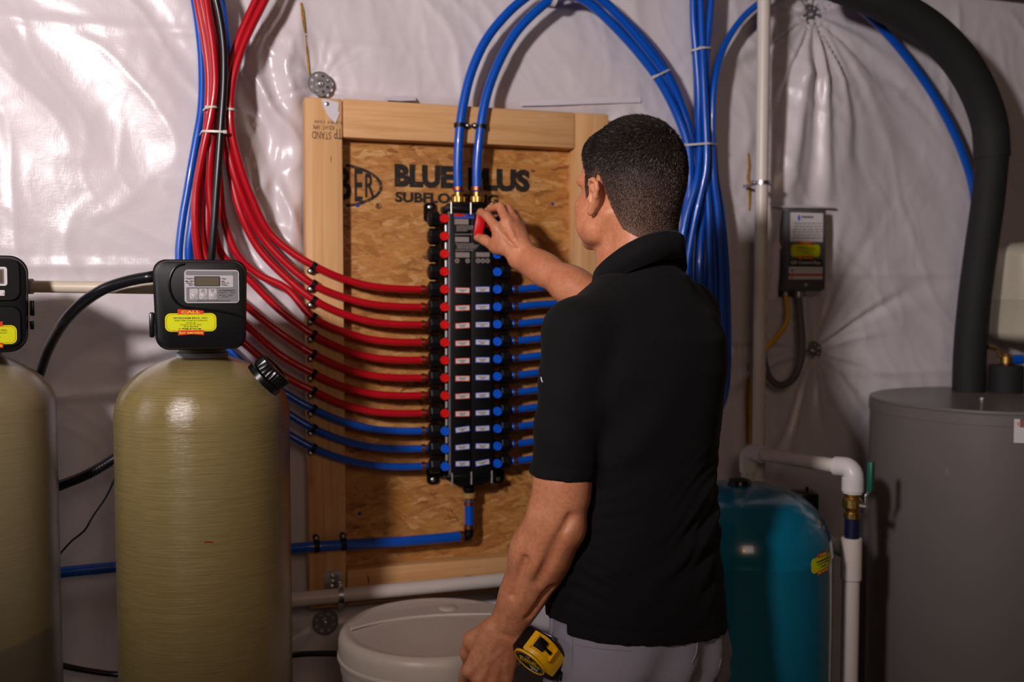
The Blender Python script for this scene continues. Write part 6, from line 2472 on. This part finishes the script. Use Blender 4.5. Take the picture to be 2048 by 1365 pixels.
p1 = root + d1 * (ln * .55)[:, None]
p2 = p1 + d2 * (ln * .45)[:, None]
w_ = wdt[:, None]
VV_ = np.stack([p0 + sidev * w_, p0 - sidev * w_ * .5 + up2 * w_ * .87, p0 - sidev * w_ * .5 - up2 * w_ * .87,
                p1 + sidev * w_ * .8, p1 - sidev * w_ * .4 + up2 * w_ * .7, p1 - sidev * w_ * .4 - up2 * w_ * .7, p2], 1).reshape(-1, 3)
b0 = (np.arange(NS) * 7)[:, None]
quads = np.concatenate([b0 + np.array(x) for x in ([0, 1, 4, 3], [1, 2, 5, 4], [2, 0, 3, 5])])
tris = np.concatenate([b0 + np.array(x) for x in ([3, 4, 6], [4, 5, 6], [5, 3, 6])])
st_o = mk('hair_strands', (VV_, quads.tolist() + tris.tolist()), hair_mat(), hair_o, auto=0, kind='stuff')
grey = np.clip((.06 - ql[:, 2]) / .09, 0, 1)
tone = r.rand(NS) * .55
tone = np.where(r.rand(NS) < 0.03 + .24 * grey, .75 + .25 * r.rand(NS), tone + .12 * grey)
at = st_o.data.attributes.new('tone', 'FLOAT', 'POINT')
at.data.foreach_set('value', np.repeat(tone, 7).astype(np.float32))

# ---------------------------------------------------------------- trousers details: pocket seam, belt loop, side seam


def on_tr(px, py, lift=0.0):
    """first hit of the pixel ray on the trousers"""
    d = np.array(tuple(ray(px, py)))
    d /= np.linalg.norm(d)
    o = np.array(tuple(CAM))
    t = 1.35
    for _ in range(200):
        p = o + d * t
        e = float(tr(p[None])[0])
        if e < .0006: break
        t += min(e * .7, .03)
    return Vector(o + d * (t - lift))


def seam(pts, r_=.0011, name='seam', mat='seam'):
    path = spline([on_tr(x, y, .0005) for x, y in pts], .006)
    return mk(name, tube(path, r_, 6), M[mat], tro)


seam([(1146, 1236), (1145, 1275), (1144, 1320), (1143, 1380)])
seam([(1150, 1290), (1185, 1296), (1225, 1300), (1262, 1302)])
seam([(1452, 1268), (1449, 1290), (1440, 1330), (1432, 1375)])
seam([(1395, 1282), (1393, 1306), (1384, 1328)])
lp_ = [on_tr(x, y, .002) for x, y in ((1106, 1232), (1105, 1262), (1103, 1285))]
mk('belt_loop', tube(spline(lp_, .006), .0065, 8), M['trouser'], tro)

# ================================================================ KEY IN THE HAND
ka, kb = P(963, 428, 2.292), P(956, 470, 2.292)
key = thing('valve_key', 'red plastic valve key pinched between the fingers of the reaching hand', 'key', (ka + kb) / 2)
kd = (ka - kb).normalized()
kz = Vector((0.22, -1, 0)).normalized()
Mk = frame((ka + kb) / 2, kz, kz.cross(kd) * -1)
kl = (ka - kb).length / 2
mk('handle', box(-.0105, .0105, -kl - .003, kl + .003, -.006, .006, frame((ka + kb) / 2, kz, kd.cross(kz)), .0025), M['red_key'], key)
ks = P(972, 452, 2.30)
mk('stem', cyl((ka + kb) / 2 + Vector((.004, .004, 0)), P(984, 455, 2.322), .0052, 14), M['red_key'], key)
mk('socket', cyl(P(983, 455, 2.320), P(989, 456, 2.330), .0078, 14), M['red_key'], key)

# ================================================================ TAPE MEASURE
zt_a = unit([-.59, -.545, -.59])                 # out of the round label
xt_a = unit([.97, -.79, -.24])                   # reading direction of the label
xt_a = unit(xt_a - zt_a * (xt_a @ zt_a))
lc_ = pp(1057, 1326, 1.70)
tc_ = Vector(lc_ - zt_a * .0235)
tm = thing('tape_measure', 'yellow and black tape measure clipped to the trouser pocket beside the hanging hand', 'tape measure', tc_)
Mt = frame(tc_, zt_a, xt_a)


def smooth_poly(pl, n=4):
    q = [Vector((x, y, 0)) for x, y in pl]
    out = []
    m = len(q)
    for i in range(m):
        a, b, c = q[i - 1], q[i], q[(i + 1) % m]
        p, s_ = b + (a - b) * .36, b + (c - b) * .36
        for k in range(n + 1):
            t = k / n
            out.append(p * (1 - t) ** 2 + b * 2 * t * (1 - t) + s_ * t * t)
    return [(v.x, v.y) for v in out]


case = [(-.039, -.022), (-.039, .012), (-.026, .033), (-.002, .0395), (.020, .036), (.036, .021), (.044, -.004), (.046, -.034), (.034, -.039), (-.028, -.039)][::-1]
cs = smooth_poly(case)
grip = M['black']
M['tape_yellow'] = plain('tape_yellow', 'f2b705', 0.35)
mk('case', prism(cs, -.022, .0195, Mt, .004), grip, tm)
# yellow front: wraps the rim from the top round to the mouth
ys = [(x * 1.03, y * 1.03) for x, y in cs]
import math as _m
sel_ = [q for q in ys if -22 < math.degrees(math.atan2(q[1], q[0])) < 96]
sel_.sort(key=lambda q: math.atan2(q[1], q[0]))
mk('yellow_front', prism([(.006, -.004)] + sel_, -.0185, .0208, Mt, .002), M['tape_yellow'], tm)
Lc = Mt @ Matrix.Translation((0, -.002, 0))
mk('face_ring', lathe([(.0325, .015), (.0325, .0215), (.0315, .0228), (.0296, .0228), (.0290, .0215)], Lc, 56), M['tape_yellow'], tm)
fl_ = mk('face_label', lathe([(.0292, .019), (.0292, .0222)], Lc, 56), M['black_print'], tm, smooth=False)
mk('yellow_ring', lathe([(.0272, .0221), (.0272, .0226), (.0266, .0226), (.0266, .0221)], Lc, 56, cap=False), M['tape_yellow'], fl_, smooth=False)
fit_text(Lc, 'STANLEY', -.0195, .0195, .0065, .0085, M['stk_ytext'], fl_, .012, .0222)
mk('yellow_bar', box(-.0215, .0215, -.0068, .0006, .0221, .0225, Lc), M['tape_yellow'], fl_, smooth=False)
fit_text(Lc, 'FATMAX', -.018, .018, -.0031, .0056, M['black_print'], fl_, .012, .0225)
fit_text(Lc, "30'", -.002, .015, -.0168, .0105, M['white'], fl_, .02, .0222)
fit_text(Lc, 'POWERLOCK', -.003, .010, -.0098, .0016, M['white'], fl_, 0, .0222)
for i, mname in enumerate(('blue_print', 'red_print', 'white')):
    mk('flag_mark', box(-.003 + .003 * i, .0 + .003 * i, .0155, .0195, .0221, .0225, Lc), M[mname], fl_, smooth=False)
# lock: raised yellow frame with a ribbed black slide
be = math.radians(50)
rl = .0385
lo_ = Mt @ Vector((rl * math.cos(be), rl * math.sin(be), -.001))
nr_ = (Mt.to_3x3() @ Vector((math.cos(be), math.sin(be), 0))).normalized()
tn_ = (Mt.to_3x3() @ Vector((-math.sin(be), math.cos(be), 0))).normalized()
Ml = frame(lo_, nr_, tn_)                        # x along the rim (up), y across, z outward
fr_ = []
for (x0, x1, y0, y1) in ((-.022, .020, -.0145, -.0115), (-.022, .020, .0115, .0145), (.017, .020, -.0145, .0145), (-.022, -.019, -.0145, .0145)):
    fr_.append(box(x0, x1, y0, y1, -.008, .0045, Ml, .001))
mk('lock_frame', join(*fr_), M['tape_yellow'], tm)
lk = mk('lock_slide', box(-.002, .016, -.0095, .0095, -.003, .0085, Ml, .002), grip, tm)
for i in range(4): mk('lock_rib', box(.001 + .0035 * i, .0025 + .0035 * i, -.009, .009, .0075, .0098, Ml, .0005), grip, lk)
mk('lock_tail', box(-.017, -.001, -.003, .003, -.002, .003, Ml, .001), grip, tm)
# mouth with the end hook
hk_ = Mt @ Vector((.046, -.030, -.001))
mk('end_hook', box(-.001, .006, -.010, .004, -.012, .012, frame(hk_, zt_a, xt_a), .001), M['gblack'], tm)
mk('belt_clip', box(-.026, .022, -.006, .026, -.030, -.026, Mt, .0015), M['steel'], tm)
mk('clip_root', box(-.026, -.018, -.006, .026, -.028, -.020, Mt, .001), M['steel'], tm)
